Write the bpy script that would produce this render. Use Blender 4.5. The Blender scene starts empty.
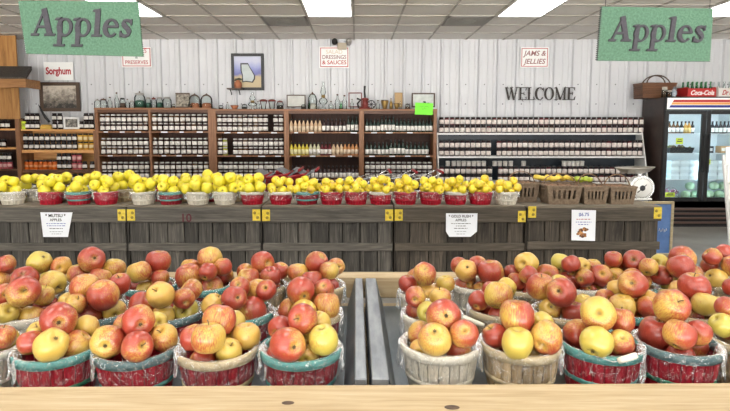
import bpy, math, random
import numpy as np
from mathutils import Vector, Matrix, Euler
random.seed(7)
rng = np.random.default_rng(11)
PI = math.pi
sc = bpy.context.scene
col = sc.collection

# ------------------------------------------------------------------ camera
F = 527.0; CX = 356.0; PITCH = math.radians(5.0); EYE = 1.5
CY = 130 + F * math.tan(PITCH)
cam_d = bpy.data.cameras.new('camera'); cam = bpy.data.objects.new('camera', cam_d); col.objects.link(cam)
cam.location = (0, 0, EYE); cam.rotation_euler = (PI/2 - PITCH, 0, 0)
cam_d.sensor_width = 36; cam_d.lens = 36*F/730
cam_d.shift_x = (365-CX)/730; cam_d.shift_y = -(205.5-CY)/730
cam_d.clip_start = 0.05; cam_d.clip_end = 60
sc.camera = cam
FW = Vector((0, math.cos(PITCH), -math.sin(PITCH))); UP = Vector((0, math.sin(PITCH), math.cos(PITCH))); RT = Vector((1, 0, 0))
def ray(px, py): return RT*((px-CX)/F) + UP*((CY-py)/F) + FW
def P(px, py, Y):
    d = ray(px, py); return Vector((0, 0, EYE)) + d*(Y/d.y)
def pix(p):
    r = Vector(p) - Vector((0, 0, EYE)); z = r.dot(FW)
    return CX + F*r.dot(RT)/z, CY - F*r.dot(UP)/z, z
def XZ(px, py, Y):
    p = P(px, py, Y); return p.x, p.z

# ------------------------------------------------------------------ mesh helpers
class MB:
    def __init__(s): s.v = []; s.f = []; s.m = []; s.sm = []
    def add(s, vs, fs, mat=0, smooth=False):
        o = len(s.v); s.v += [tuple(x) for x in vs]
        for f in fs: s.f.append(tuple(i+o for i in f)); s.m.append(mat); s.sm.append(smooth)
        return s
    def box(s, x0, x1, y0, y1, z0, z1, mat=0, b=0.0, M=None):
        x0, x1 = min(x0,x1), max(x0,x1); y0, y1 = min(y0,y1), max(y0,y1); z0, z1 = min(z0,z1), max(z0,z1)
        b = min(b, (x1-x0)*.45, (y1-y0)*.45, (z1-z0)*.45)
        if b <= 0:
            vs = [(x, y, z) for z in (z0, z1) for y in (y0, y1) for x in (x0, x1)]
            fs = [(0,2,3,1),(4,5,7,6),(0,1,5,4),(2,6,7,3),(0,4,6,2),(1,3,7,5)]
        else:
            vs = []; idx = {}
            X = (x0, x1); Y = (y0, y1); Z = (z0, z1)
            for i in (0,1):
                for j in (0,1):
                    for k in (0,1):
                        sx, sy, sz = (1,-1)[i]*b, (1,-1)[j]*b, (1,-1)[k]*b
                        for a, v in (('x',(X[i],Y[j]+sy,Z[k]+sz)),('y',(X[i]+sx,Y[j],Z[k]+sz)),('z',(X[i]+sx,Y[j]+sy,Z[k]))):
                            idx[(i,j,k,a)] = len(vs); vs.append(v)
            fs = []
            for i in (0,1): fs.append([idx[(i,j,k,'x')] for j,k in ((0,0),(0,1),(1,1),(1,0))][::(1 if i==0 else -1)])
            for j in (0,1): fs.append([idx[(i,j,k,'y')] for i,k in ((0,0),(1,0),(1,1),(0,1))][::(1 if j==0 else -1)])
            for k in (0,1): fs.append([idx[(i,j,k,'z')] for i,j in ((0,0),(0,1),(1,1),(1,0))][::(1 if k==0 else -1)])
            for i in (0,1):
                for j in (0,1): fs.append([idx[(i,j,0,'x')],idx[(i,j,0,'y')],idx[(i,j,1,'y')],idx[(i,j,1,'x')]])
            for i in (0,1):
                for k in (0,1): fs.append([idx[(i,0,k,'x')],idx[(i,0,k,'z')],idx[(i,1,k,'z')],idx[(i,1,k,'x')]])
            for j in (0,1):
                for k in (0,1): fs.append([idx[(0,j,k,'y')],idx[(0,j,k,'z')],idx[(1,j,k,'z')],idx[(1,j,k,'y')]])
            for i in (0,1):
                for j in (0,1):
                    for k in (0,1): fs.append([idx[(i,j,k,'x')],idx[(i,j,k,'y')],idx[(i,j,k,'z')]])
        if M is not None: vs = [M @ Vector(v) for v in vs]
        return s.add(vs, fs, mat)
    def lathe(s, prof, n=24, mat=0, smooth=True, c=(0,0,0), mats=None, M=None, fn=None, patch=None):
        """prof: list of (r,z); r=0 ends close to a point"""
        vs = []; rows = []
        for r, z in prof:
            if r < 1e-7: rows.append([len(vs)]); vs.append((c[0], c[1], c[2]+z))
            else:
                row = []
                for k in range(n):
                    a = 2*PI*k/n; rr, zz = (r, z) if fn is None else fn(r, z, a)
                    row.append(len(vs)); vs.append((c[0]+rr*math.cos(a), c[1]+rr*math.sin(a), c[2]+zz))
                rows.append(row)
        if M is not None: vs = [M @ Vector(v) for v in vs]
        o = len(s.v); s.v += [tuple(v) for v in vs]
        for q in range(len(rows)-1):
            A, B = rows[q], rows[q+1]; mm = mats[q] if mats else mat
            for k in range(n):
                k2 = (k+1) % n
                if len(A) == 1 and len(B) == 1: continue
                if len(A) == 1: f = (A[0], B[k2], B[k])
                elif len(B) == 1: f = (A[k], A[k2], B[0])
                else: f = (A[k], A[k2], B[k2], B[k])
                if patch is not None and mats[q] == patch[0]: mm = patch[0] if abs(((k+.5)/n-.75)*360) < patch[1] else patch[2]
                s.f.append(tuple(i+o for i in f)); s.m.append(mm); s.sm.append(smooth)
        return s
    def tube(s, pts, r, n=8, mat=0, closed=False):
        pts = [Vector(p) for p in pts]; N = len(pts); rr = r if isinstance(r, (list, tuple)) else [r]*N
        vs = []; up = None
        for i, p in enumerate(pts):
            t = (pts[(i+1) % N]-pts[i-1]) if closed else (pts[min(i+1, N-1)]-pts[max(i-1, 0)])
            t.normalize()
            if up is None:
                up = Vector((0,0,1)) if abs(t.z) < .9 else Vector((1,0,0))
            u = (up - t*up.dot(t)).normalized(); up = u; w = t.cross(u)
            for k in range(n):
                a = 2*PI*k/n; vs.append(p + (u*math.cos(a) + w*math.sin(a))*rr[i])
        fs = []
        for i in range(N if closed else N-1):
            j = (i+1) % N
            for k in range(n): fs.append((i*n+k, i*n+(k+1) % n, j*n+(k+1) % n, j*n+k))
        if not closed:
            fs.append(tuple(range(n))[::-1]); fs.append(tuple((N-1)*n+k for k in range(n)))
        return s.add(vs, fs, mat, True)
    def prism(s, poly, y0, y1, mat=0, M=None):
        """poly in (x,z) extruded along y"""
        n = len(poly); vs = [(x, y0, z) for x, z in poly] + [(x, y1, z) for x, z in poly]
        fs = [tuple(range(n)), tuple(range(2*n-1, n-1, -1))] + [(i, i+n, (i+1) % n+n, (i+1) % n) for i in range(n)]
        if M is not None: vs = [M @ Vector(v) for v in vs]
        return s.add(vs, fs, mat)
    def sphere(s, c, r, n=12, mat=0, sc_=(1,1,1)):
        m = max(6, n//2+2)
        return s.lathe([(max(0, math.sin(PI*i/m))*r if 0 < i < m else 0, -math.cos(PI*i/m)*r) for i in range(m+1)], n, mat, True, M=Matrix.Translation(c) @ Matrix.Diagonal((*sc_, 1)))
    def mesh(s, name, mats):
        me = bpy.data.meshes.new(name); me.from_pydata(s.v, [], s.f)
        for m in (mats if isinstance(mats, (list, tuple)) else [mats]): me.materials.append(m)
        me.polygons.foreach_set('material_index', s.m); me.polygons.foreach_set('use_smooth', s.sm)
        me.update(); return me
    def obj(s, name, mats, parent=None, loc=(0,0,0), rot=(0,0,0), label=None):
        return link(name, s.mesh(name, mats), parent, loc, rot, label)

def link(name, me, parent=None, loc=(0,0,0), rot=(0,0,0), label=None):
    o = bpy.data.objects.new(name, me); col.objects.link(o); o.location = loc; o.rotation_euler = rot
    if parent is not None: o.parent = parent
    if label: o['label'] = label
    return o
def tag(o, label, cat, group=None, kind=None):
    o['label'] = label; o['category'] = cat
    if group: o['group'] = group
    if kind: o['kind'] = kind
    return o
def thing(name, label, cat, loc=(0,0,0), rot=(0,0,0), group=None):
    o = bpy.data.objects.new(name, None); o.empty_display_size = .05; col.objects.link(o); o.location = loc; o.rotation_euler = rot
    return tag(o, label, cat, group)
def struct(o, label=None):
    o['kind'] = 'structure'
    if label: o['label'] = label
    return o
ORD = ['first','second','third','fourth','fifth','sixth','seventh','eighth','ninth','tenth','eleventh','twelfth'] + ['%dth' % i for i in range(13, 21)] + \
      ['21st','22nd','23rd'] + ['%dth' % i for i in range(24, 31)] + ['31st','32nd','33rd'] + ['%dth' % i for i in range(34, 41)] + ['41st','42nd','43rd','44th','45th','46th','47th','48th']

# ------------------------------------------------------------------ materials
def mat(name, color=(.8,.8,.8), rough=.5, metal=0.0, spec=.5, emit=None, estr=0.0):
    m = bpy.data.materials.new(name); m.use_nodes = True
    b = m.node_tree.nodes['Principled BSDF']
    b.inputs['Base Color'].default_value = (*color, 1); b.inputs['Roughness'].default_value = rough; b.inputs['Metallic'].default_value = metal
    b.inputs['Specular IOR Level'].default_value = spec
    if emit: b.inputs['Emission Color'].default_value = (*emit, 1); b.inputs['Emission Strength'].default_value = estr
    return m
class NT:
    def __init__(s, m): s.t = m.node_tree; s.b = s.t.nodes['Principled BSDF']
    def n(s, typ, **kw):
        x = s.t.nodes.new(typ)
        for k, v in kw.items(): setattr(x, k, v)
        return x
    def l(s, a, b): s.t.links.new(a, b)
    def val(s, sock, v):
        if hasattr(v, 'is_output'): s.l(v, sock)
        elif isinstance(v, (tuple, list)) and len(v) == 3 and sock.type == 'RGBA': sock.default_value = (*v, 1)
        else: sock.default_value = v
    def math(s, op, a, b=0.0, c=None, clamp=False):
        x = s.n('ShaderNodeMath', operation=op); x.use_clamp = clamp; s.val(x.inputs[0], a); s.val(x.inputs[1], b)
        if c is not None: s.val(x.inputs[2], c)
        return x.outputs[0]
    def mix(s, f, a, b):
        x = s.n('ShaderNodeMix', data_type='RGBA'); s.val(x.inputs[0], f); s.val(x.inputs[6], a); s.val(x.inputs[7], b); return x.outputs[2]
    def coord(s, kind='Object', scale=(1,1,1), rnd=False):
        c = s.n('ShaderNodeTexCoord').outputs[kind]
        mp = s.n('ShaderNodeMapping'); s.l(c, mp.inputs[0]); mp.inputs['Scale'].default_value = scale
        return mp.outputs[0]
    def noise(s, vec, scale=5, detail=3, rough=.5, dist=0.0):
        x = s.n('ShaderNodeTexNoise'); s.l(vec, x.inputs['Vector']); x.inputs['Scale'].default_value = scale; x.inputs['Detail'].default_value = detail
        x.inputs['Roughness'].default_value = rough; x.inputs['Distortion'].default_value = dist; return x.outputs[0]
    def ramp(s, f, stops):
        x = s.n('ShaderNodeValToRGB'); s.val(x.inputs[0], f); e = x.color_ramp.elements
        while len(e) < len(stops): e.new(.5)
        for q, (p, c) in zip(e, stops): q.position = p; q.color = (*c, 1)
        return x.outputs[0]
    def bump(s, h, strength=.3, dist=.01):
        x = s.n('ShaderNodeBump'); x.inputs['Strength'].default_value = strength; x.inputs['Distance'].default_value = dist
        s.l(h, x.inputs['Height']); s.l(x.outputs[0], s.b.inputs['Normal'])

def wood(name, c0, c1, c2, axis='x', rough=.6, scale=1.0, island=.35, knots=True, bump=.25):
    m = mat(name, c1, rough); t = NT(m)
    st = {'x': (1.2, 22, 22), 'z': (22, 22, 1.2), 'y': (22, 1.2, 22)}[axis]
    g = t.n('ShaderNodeNewGeometry'); rnd = g.outputs['Random Per Island']
    c = t.n('ShaderNodeTexCoord').outputs['Object']
    off = t.n('ShaderNodeVectorMath', operation='MULTIPLY_ADD'); cmb = t.n('ShaderNodeCombineXYZ')
    for i in range(3): t.l(rnd, cmb.inputs[i])
    t.l(cmb.outputs[0], off.inputs[0]); off.inputs[1].default_value = (7, 13, 5); t.l(c, off.inputs[2])
    mp = t.n('ShaderNodeMapping'); t.l(off.outputs[0], mp.inputs[0]); mp.inputs['Scale'].default_value = tuple(a*scale for a in st)
    n1 = t.noise(mp.outputs[0], 2.2, 5, .62, 1.2)
    n2 = t.noise(mp.outputs[0], 9, 2, .5)
    f = t.math('ADD', t.math('MULTIPLY', n1, .8), t.math('MULTIPLY', n2, .2))
    base = t.ramp(f, [(.3, c0), (.5, c1), (.72, c2)])
    sh = t.math('ADD', t.math('MULTIPLY', rnd, island), 1-island*.6)
    hsv = t.n('ShaderNodeHueSaturation'); t.l(base, hsv.inputs['Color']); t.l(sh, hsv.inputs['Value'])
    t.l(hsv.outputs[0], t.b.inputs['Base Color'])
    t.bump(f, bump, .004)
    return m
def speckle(name, c0, c1, scale=40, rough=.6, metal=0.0, bump=0.0, aniso=(1,1,1)):
    m = mat(name, c0, rough, metal); t = NT(m); v = t.coord('Object', aniso)
    f = t.noise(v, scale, 5, .6); t.l(t.ramp(f, [(.35, c0), (.65, c1)]), t.b.inputs['Base Color'])
    if bump: t.bump(f, bump, .003)
    return m
def clear(name, tint=(1,1,1), gloss=.25, rough=.05, streak=False):
    """thin clear sheet: transparent + glossy by facing"""
    m = bpy.data.materials.new(name); m.use_nodes = True; nt = m.node_tree
    for n in list(nt.nodes):
        if n.type != 'OUTPUT_MATERIAL': nt.nodes.remove(n)
    out = [n for n in nt.nodes if n.type == 'OUTPUT_MATERIAL'][0]
    tr = nt.nodes.new('ShaderNodeBsdfTransparent'); tr.inputs[0].default_value = (*tint, 1)
    gl = nt.nodes.new('ShaderNodeBsdfGlossy'); gl.inputs['Roughness'].default_value = rough; gl.inputs['Color'].default_value = (.9,.93,.95,1)
    lw = nt.nodes.new('ShaderNodeLayerWeight'); lw.inputs[0].default_value = gloss
    mx = nt.nodes.new('ShaderNodeMixShader')
    nt.links.new(tr.outputs[0], mx.inputs[1]); nt.links.new(gl.outputs[0], mx.inputs[2])
    f = lw.outputs['Fresnel']
    if streak:
        tc = nt.nodes.new('ShaderNodeTexCoord'); mp = nt.nodes.new('ShaderNodeMapping'); mp.inputs['Scale'].default_value = (14, 14, 9)
        nt.links.new(tc.outputs['Object'], mp.inputs[0])
        nz = nt.nodes.new('ShaderNodeTexNoise'); nz.inputs['Scale'].default_value = 2.0; nz.inputs['Detail'].default_value = 4; nz.inputs['Distortion'].default_value = 2.5
        nt.links.new(mp.outputs[0], nz.inputs['Vector'])
        bp = nt.nodes.new('ShaderNodeBump'); bp.inputs['Strength'].default_value = 1.0; bp.inputs['Distance'].default_value = .03
        nt.links.new(nz.outputs[0], bp.inputs['Height']); nt.links.new(bp.outputs[0], gl.inputs['Normal'])
        # pale lines along the film's folds, standing in for crinkle highlights
        a = nt.nodes.new('ShaderNodeMath'); a.operation = 'SUBTRACT'; nt.links.new(nz.outputs[0], a.inputs[0]); a.inputs[1].default_value = .5
        b = nt.nodes.new('ShaderNodeMath'); b.operation = 'ABSOLUTE'; nt.links.new(a.outputs[0], b.inputs[0])
        r = nt.nodes.new('ShaderNodeValToRGB'); r.color_ramp.elements[0].position = 0.0; r.color_ramp.elements[0].color = (.55,.55,.55,1)
        r.color_ramp.elements[1].position = .03; r.color_ramp.elements[1].color = (.035,.035,.035,1); nt.links.new(b.outputs[0], r.inputs[0])
        f2 = nt.nodes.new('ShaderNodeMath'); f2.operation = 'MAXIMUM'; nt.links.new(f, f2.inputs[0]); nt.links.new(r.outputs[0], f2.inputs[1]); f = f2.outputs[0]
        df = nt.nodes.new('ShaderNodeBsdfDiffuse'); df.inputs[0].default_value = (.85,.87,.9,1)
        m2 = nt.nodes.new('ShaderNodeMixShader'); m2.inputs[0].default_value = .2
        nt.links.new(gl.outputs[0], m2.inputs[1]); nt.links.new(df.outputs[0], m2.inputs[2]); nt.links.new(m2.outputs[0], mx.inputs[2])
    nt.links.new(f, mx.inputs[0]); nt.links.new(mx.outputs[0], out.inputs[0])
    return m

def apple_mat(nm, g0, g1, g2):
    m = mat(nm, (.6,.1,.05), .33); t = NT(m)
    oi = t.n('ShaderNodeObjectInfo'); sp = t.n('ShaderNodeSeparateColor'); t.l(oi.outputs['Color'], sp.inputs[0])
    R, G, B = sp.outputs[0], sp.outputs[1], sp.outputs[2]
    tc = t.n('ShaderNodeTexCoord').outputs['Object']
    off = t.n('ShaderNodeVectorMath', operation='MULTIPLY_ADD'); cb = t.n('ShaderNodeCombineXYZ')
    for i in range(3): t.l(B, cb.inputs[i])
    t.l(cb.outputs[0], off.inputs[0]); off.inputs[1].default_value = (31, 17, 53); t.l(tc, off.inputs[2])
    v = off.outputs[0]
    mp = t.n('ShaderNodeMapping'); t.l(v, mp.inputs[0]); mp.inputs['Scale'].default_value = (7.5, 7.5, 1.2)
    streak = t.noise(mp.outputs[0], 2.0, 4, .65)
    big = t.noise(v, .8, 2, .5)
    sep = t.n('ShaderNodeSeparateXYZ'); t.l(tc, sep.inputs[0])
    # side that faced the sun: a direction from B
    ang = t.math('MULTIPLY', B, 40.0)
    side = t.math('ADD', t.math('MULTIPLY', sep.outputs[0], t.math('COSINE', ang)), t.math('MULTIPLY', sep.outputs[1], t.math('SINE', ang)))
    s = t.math('ADD', t.math('MULTIPLY', side, .36), t.math('MULTIPLY', t.math('SUBTRACT', streak, .5), 1.7))
    s = t.math('ADD', s, t.math('MULTIPLY', t.math('SUBTRACT', big, .5), .9))
    s = t.math('ADD', s, t.math('SUBTRACT', t.math('MULTIPLY', R, 1.5), .75))
    rr = t.math('SQRT', t.math('ADD', t.math('POWER', sep.outputs[0], 2.0), t.math('POWER', sep.outputs[1], 2.0)))
    cav = t.n('ShaderNodeMapRange'); t.l(rr, cav.inputs[0]); cav.inputs[1].default_value = .12; cav.inputs[2].default_value = .5; cav.inputs[3].default_value = .45; cav.inputs[4].default_value = 0
    s = t.math('SUBTRACT', s, cav.outputs[0])
    mr = t.n('ShaderNodeMapRange'); mr.interpolation_type = 'SMOOTHSTEP'; t.l(s, mr.inputs[0]); mr.inputs[1].default_value = -.35; mr.inputs[2].default_value = .4
    ground = t.mix(G, g0, g1)
    gn = t.mix(t.math('MULTIPLY', big, .35), ground, g2)
    rd = t.mix(t.math('ADD', t.math('MULTIPLY', streak, .85), t.math('MULTIPLY', G, .22)), (.135,.004,.008), (.50,.078,.040))
    skin = t.mix(mr.outputs[0], gn, rd)
    vo = t.n('ShaderNodeTexVoronoi'); t.l(v, vo.inputs['Vector']); vo.inputs['Scale'].default_value = 8.5
    dots = t.math('LESS_THAN', vo.outputs['Distance'], .10)
    skin = t.mix(t.math('MULTIPLY', dots, .38), skin, (.85,.68,.42))
    rus = t.n('ShaderNodeMapRange'); t.l(rr, rus.inputs[0]); rus.inputs[1].default_value = .04; rus.inputs[2].default_value = .22; rus.inputs[3].default_value = .75; rus.inputs[4].default_value = 0
    skin = t.mix(rus.outputs[0], skin, (.28,.19,.07))
    t.l(skin, t.b.inputs['Base Color'])
    t.b.inputs['Coat Weight'].default_value = .4; t.b.inputs['Coat Roughness'].default_value = .18
    t.bump(streak, .05, .05)
    return m

M = {}
M['apple'] = apple_mat('red_apple_skin', (.46,.40,.06), (.62,.30,.07), (.60,.46,.12)); M['apple_y'] = apple_mat('yellow_apple_skin', (.76,.67,.022), (.86,.48,.04), (.80,.68,.08))
M['stem'] = mat('apple_stem_brown', (.12,.07,.03), .8)
M['calyx'] = mat('calyx_brown', (.06,.045,.02), .9)
M['pine'] = wood('pale_pine', (.33,.24,.125), (.44,.335,.195), (.53,.43,.275), 'x', .65, .8, .12)
M['crate'] = wood('weathered_grey_boards', (.020,.0185,.016), (.062,.057,.050), (.165,.15,.125), 'z', .85, .8, .75, bump=.5)
M['crate_x'] = wood('weathered_grey_rail', (.035,.032,.028), (.10,.091,.078), (.20,.18,.15), 'x', .85, .7, .4, bump=.5)
M['crate_dark'] = wood('weathered_brown_boards', (.015,.0125,.010), (.050,.041,.031), (.13,.105,.078), 'z', .85, .8, .75, bump=.5)
M['crate_dark_x'] = wood('weathered_brown_rail', (.028,.023,.017), (.075,.062,.046), (.15,.125,.095), 'x', .85, .7, .4, bump=.5)
M['crate_top'] = wood('crate_top_board', (.10,.085,.065), (.19,.16,.12), (.30,.26,.20), 'x', .85, .8, .5)
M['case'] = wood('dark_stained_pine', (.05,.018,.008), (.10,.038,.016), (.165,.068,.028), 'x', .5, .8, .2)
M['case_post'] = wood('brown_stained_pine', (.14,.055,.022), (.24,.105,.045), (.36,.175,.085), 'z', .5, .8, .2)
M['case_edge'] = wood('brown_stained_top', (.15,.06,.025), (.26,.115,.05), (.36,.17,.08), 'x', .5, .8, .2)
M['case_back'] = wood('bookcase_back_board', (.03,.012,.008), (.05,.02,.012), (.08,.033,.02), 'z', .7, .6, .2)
M['ply'] = wood('plywood_panel', (.20,.085,.022), (.38,.18,.05), (.52,.28,.095), 'z', .5, .5, .2)
M['ply_x'] = wood('plywood_fascia', (.17,.07,.018), (.30,.14,.045), (.42,.21,.075), 'x', .5, .6, .2)
M['shelfwood'] = wood('lit_honey_pine_shelf', (.50,.22,.065), (.70,.36,.12), (.80,.48,.20), 'x', .5, .7, .2)  # honey pine with the shelves' orange light mixed into its colour
M['roofing'] = speckle('dark_roofing', (.035,.03,.027), (.085,.075,.065), 60, .9)
M['red'] = wood('red_stained_veneer', (.22,.002,.012), (.42,.004,.022), (.56,.012,.035), 'z', .5, 1.0, .35)
M['maroon'] = wood('maroon_stained_veneer', (.14,.003,.010), (.27,.006,.018), (.38,.014,.028), 'z', .5, 1.0, .35)
M['natural'] = wood('bare_wood_veneer', (.34,.23,.11), (.52,.38,.21), (.68,.54,.34), 'z', .6, 1.0, .75)
M['white_wood'] = wood('white_washed_veneer', (.52,.47,.37), (.70,.65,.54), (.82,.78,.68), 'z', .6, 1.0, .3)
M['teal'] = wood('teal_painted_hoop', (.04,.20,.19), (.09,.31,.29), (.18,.43,.39), 'x', .5, .8, .1)
M['slate'] = wood('slate_teal_hoop', (.05,.11,.12), (.10,.18,.19), (.18,.28,.29), 'x', .5, .8, .1)
M['green'] = wood('green_painted_hoop', (.012,.13,.07), (.03,.21,.12), (.07,.28,.17), 'x', .5, .8, .1)
M['tan'] = wood('tan_wood_hoop', (.38,.30,.17), (.56,.46,.28), (.68,.58,.40), 'x', .6, .8, .1)
M['cream'] = wood('cream_wood_hoop', (.58,.54,.44), (.72,.68,.58), (.82,.79,.70), 'x', .6, .8, .1)
M['film'] = clear('clear_plastic_film', (.98,.98,.98), .10, .12, True)
M['glass'] = clear('clear_glass', (.93,.96,.95), .22, .03)
M['greenglass'] = clear('green_glass', (.40,.72,.48), .3, .05)
M['doorglass'] = clear('door_glass', (.96,.98,.98), .12, .02)
M['galv'] = speckle('galvanised_sheet', (.13,.155,.175), (.22,.25,.27), 9, .42, .55, aniso=(1,.4,1))
M['railmetal'] = speckle('scuffed_galvanised_rail', (.20,.22,.245), (.33,.355,.38), 14, .42, .5, aniso=(2,.4,1))
M['black'] = mat('black_paint', (.012,.012,.013), .5)
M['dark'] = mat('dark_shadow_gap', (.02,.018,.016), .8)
M['white'] = mat('white_paint', (.80,.80,.78), .45)
M['paper'] = mat('white_paper', (.82,.85,.90), .7)
M['label'] = speckle('white_jar_label', (.88,.86,.82), (.66,.61,.57), 30, .6)
M['label2'] = speckle('cream_jar_label', (.88,.82,.77), (.68,.59,.55), 30, .6)
M['lid_w'] = mat('pale_jar_lid', (.62,.60,.57), .35, .3)
M['lid_k'] = mat('black_jar_lid', (.018,.016,.016), .35)
M['chrome'] = mat('chrome_wire', (.62,.63,.65), .25, 1.0)
M['grey'] = mat('grey_plastic', (.18,.19,.20), .5)
M['redplastic'] = mat('red_plastic', (.36,.010,.016), .35)
M['ink'] = mat('black_ink', (.03,.03,.035), .7)
M['greyink'] = mat('grey_ink', (.35,.36,.40), .7)
M['redink'] = mat('red_ink', (.42,.03,.04), .7)
M['blueink'] = mat('blue_ink', (.10,.13,.42), .7)
def Yat(py, z):
    d = ray(CX, py); return (z-EYE)*d.y/d.z
# ================================================================== ROOM
WY = 8.80
ZC = P(356, 40, WY).z
XL, XR = -7.2, 6.75
m_floor = speckle('worn_concrete_floor', (.20,.185,.16), (.30,.285,.255), 1.6, .42, bump=.0)
b = MB(); b.box(XL, XR, -4.2, WY+.1, -.1, 0); struct(b.obj('floor', m_floor), 'worn grey brown concrete floor')
# corrugated metal back wall
m_wall = speckle('white_metal_siding', (.545,.55,.57), (.60,.605,.62), .8, .42)
pts = []
per = (377-358.5)/F*WY; per = .309
x = XL
while x < XR:
    for dx, dy in ((0,0),(.085,0),(.093,-.008),(.110,-.008),(.118,0),(.180,0),(.188,-.008),(.205,-.008),(.213,0),(.240,0),(.256,-.042),(.286,-.042),(.302,0)):
        pts.append((x+dx, WY+dy))
    x += per
b = MB(); n = len(pts)
vs = [(p[0], p[1], 0) for p in pts] + [(p[0], p[1], ZC+.02) for p in pts]
b.add(vs, [(i, i+1, n+i+1, n+i) for i in range(n-1)])
b.box(XL, XR, WY+.02, WY+.1, 0, ZC+.02)
wall = struct(b.obj('wall_back', m_wall), 'white corrugated metal back wall with vertical ribs')
m_scr = mat('screw_head_grey', (.16,.16,.17), .5, .5)
b = MB(); x = XL+.05
zs = P(356, 84.5, WY).z; zs2 = P(356, 104, WY).z
while x < XR:
    for z in (zs, zs2): b.sphere((x, WY-.003, z), .011, 8, 0, (1,.5,1))
    x += per
o = b.obj('siding_screw', m_scr, wall); o['kind'] = 'stuff'
m_side = speckle('plain_side_wall', (.62,.61,.58), (.68,.67,.64), 2, .6)
b = MB(); b.box(XL-.1, XL, -4.2, WY+.1, 0, ZC); struct(b.obj('wall_left', m_side))
b = MB(); b.box(XR, XR+.1, -4.2, WY+.1, 0, ZC); struct(b.obj('wall_right', m_side))
# ceiling: tiles + T grid
m_ceil = speckle('off_white_ceiling_tile', (.80,.765,.715), (.87,.84,.79), 1.2, .9)
m_grid = mat('ceiling_grid', (.42,.39,.35), .6)
PX = .61; gx0 = -.03; gy0 = Yat(16.3, ZC)
lights_x = [-2.47-.305-.0, -.335, 2.105, 4.545]
b = MB(); b.box(XL, XR, -4.2, WY+.1, ZC+.012, ZC+.1); struct(b.obj('ceiling', m_ceil), 'suspended ceiling of off white tiles')
b = MB(); k = math.floor((XL-gx0)/PX)+1
while gx0+k*PX < XR: b.box(gx0+k*PX-.011, gx0+k*PX+.011, -4.2, WY, ZC, ZC+.014); k += 1
j = -18
while gy0+j*PX < WY:
    if gy0+j*PX > -4.2: b.box(XL, XR, gy0+j*PX-.011, gy0+j*PX+.011, ZC+.001, ZC+.015)
    j += 1
struct(b.obj('trim_1', m_grid), 'thin metal grid between the ceiling tiles')
m_diff = mat('lit_diffuser', (.9,.9,.9), .5, emit=(1.0,.985,.96), estr=9.0)
m_cone = mat('vent_cone_grey', (.34,.33,.30), .6)
m_fr = mat('light_frame_white', (.75,.74,.72), .5)
def ceil_light(cx, y0, label):
    t = thing('ceiling_light', label, 'ceiling light', (cx, y0+PX, ZC), group='recessed ceiling lights')
    w, l = PX/2-.012, PX-.012
    b = MB()
    for s in (-1, 1):
        b.box(s*w, s*(w-.022), -l, l, -.012, .010); b.box(-w, w, s*l, s*(l-.022), -.012, .010)
    b.obj('frame', m_fr, t)
    b = MB(); b.box(-w+.02, w-.02, -l+.02, l-.02, -.006, .004); b.obj('diffuser', m_diff, t)
names = ['bright recessed ceiling light above the left green hanging sign', 'bright recessed ceiling light at the middle of the ceiling',
         'bright recessed ceiling light left of the right green hanging sign', 'bright recessed ceiling light behind the right green hanging sign']
for i, lx in enumerate((-2.775, -.335, 2.105, 4.545)):
    for r in range(4):
        y0 = gy0 - 2*PX - r*4*PX
        ceil_light(lx, y0, names[i] if r == 0 else names[i].replace('bright recessed', ['', 'second-row', 'third-row', 'fourth-row'][r] + ' bright'))
m_vent = mat('vent_grey', (.25,.24,.22), .6)
for vx, lab in ((-1.25+PX/2, 'square grey ceiling vent left of the middle ceiling light'), (1.19+PX/2, 'square grey ceiling vent right of the middle ceiling light')):
    t = thing('ceiling_vent', lab, 'vent', (vx, gy0+PX/2, ZC), group='ceiling vents')
    b = MB(); w = PX/2-.012
    for s in (-1, 1): b.box(s*w, s*(w-.03), -w, w, -.008, .01); b.box(-w, w, s*w, s*(w-.03), -.008, .01)
    b.obj('frame', m_vent, t)
    b = MB()
    for q in range(9):
        yy = -w+.05+q*(2*w-.1)/8; b.add([(-w+.03, yy-.012, .004), (w-.03, yy-.012, .004), (w-.03, yy+.016, -.012), (-w+.03, yy+.016, -.012)], [(0,1,2,3)])
    b.box(-w+.03, w-.03, -w+.03, w-.03, .006, .010, 1); b.obj('louver', [m_vent, M['dark']], t)
    b = MB(); b.lathe([(0,-.016),(.10,-.014),(.14,-.004),(.15,.0)], 20); b.obj('diffuser_cone', m_cone, t)

# ================================================================== DISPLAY TABLE + TRAYS
ZR = .82; ZT = .683
yf1 = Yat(386.5, ZR); yf0 = Yat(418, ZR)          # front plank, near the camera
yb0 = Yat(277, ZR); yb1 = yb0+.09
TXL, TXR = -2.35, 3.05
t = thing('display_table', 'long pine display table holding trays of red apples', 'display table', (0, 0, 0))
b = MB(); b.box(TXL, TXR, yf0-.05, yf1, ZR-.045, ZR, b=.004, M=Matrix.Translation((-.95, yf1, 0)) @ Matrix.Rotation(.0115, 4, 'Z') @ Matrix.Translation((.95, -yf1, 0))); b.obj('front_plank', M['pine'], t, label='wide pale pine plank along the front edge')
b = MB(); b.box(TXL, 2.9, yb0, yb1, ZR-.10, ZR, b=.004); b.obj('back_plank', M['pine'], t, label='pale pine plank along the back edge')
b = MB(); b.box(TXL, TXR, yf0, yb1, ZT-.05, ZT-.018); b.obj('table_top', M['pine'], t)
b = MB(); b.box(TXL, TXR, yf0+.01, yf0+.04, ZT-.2, ZR-.046); b.obj('apron', M['pine'], t)
for lx in (TXL+.06, -.9, .9, TXR-.06):
    for ly in (yf0+.08, yb1-.06):
        b = MB(); b.box(lx-.045, lx+.045, ly-.045, ly+.045, 0, ZT-.05, b=.003); b.obj('leg', M['pine'], t)
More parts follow.
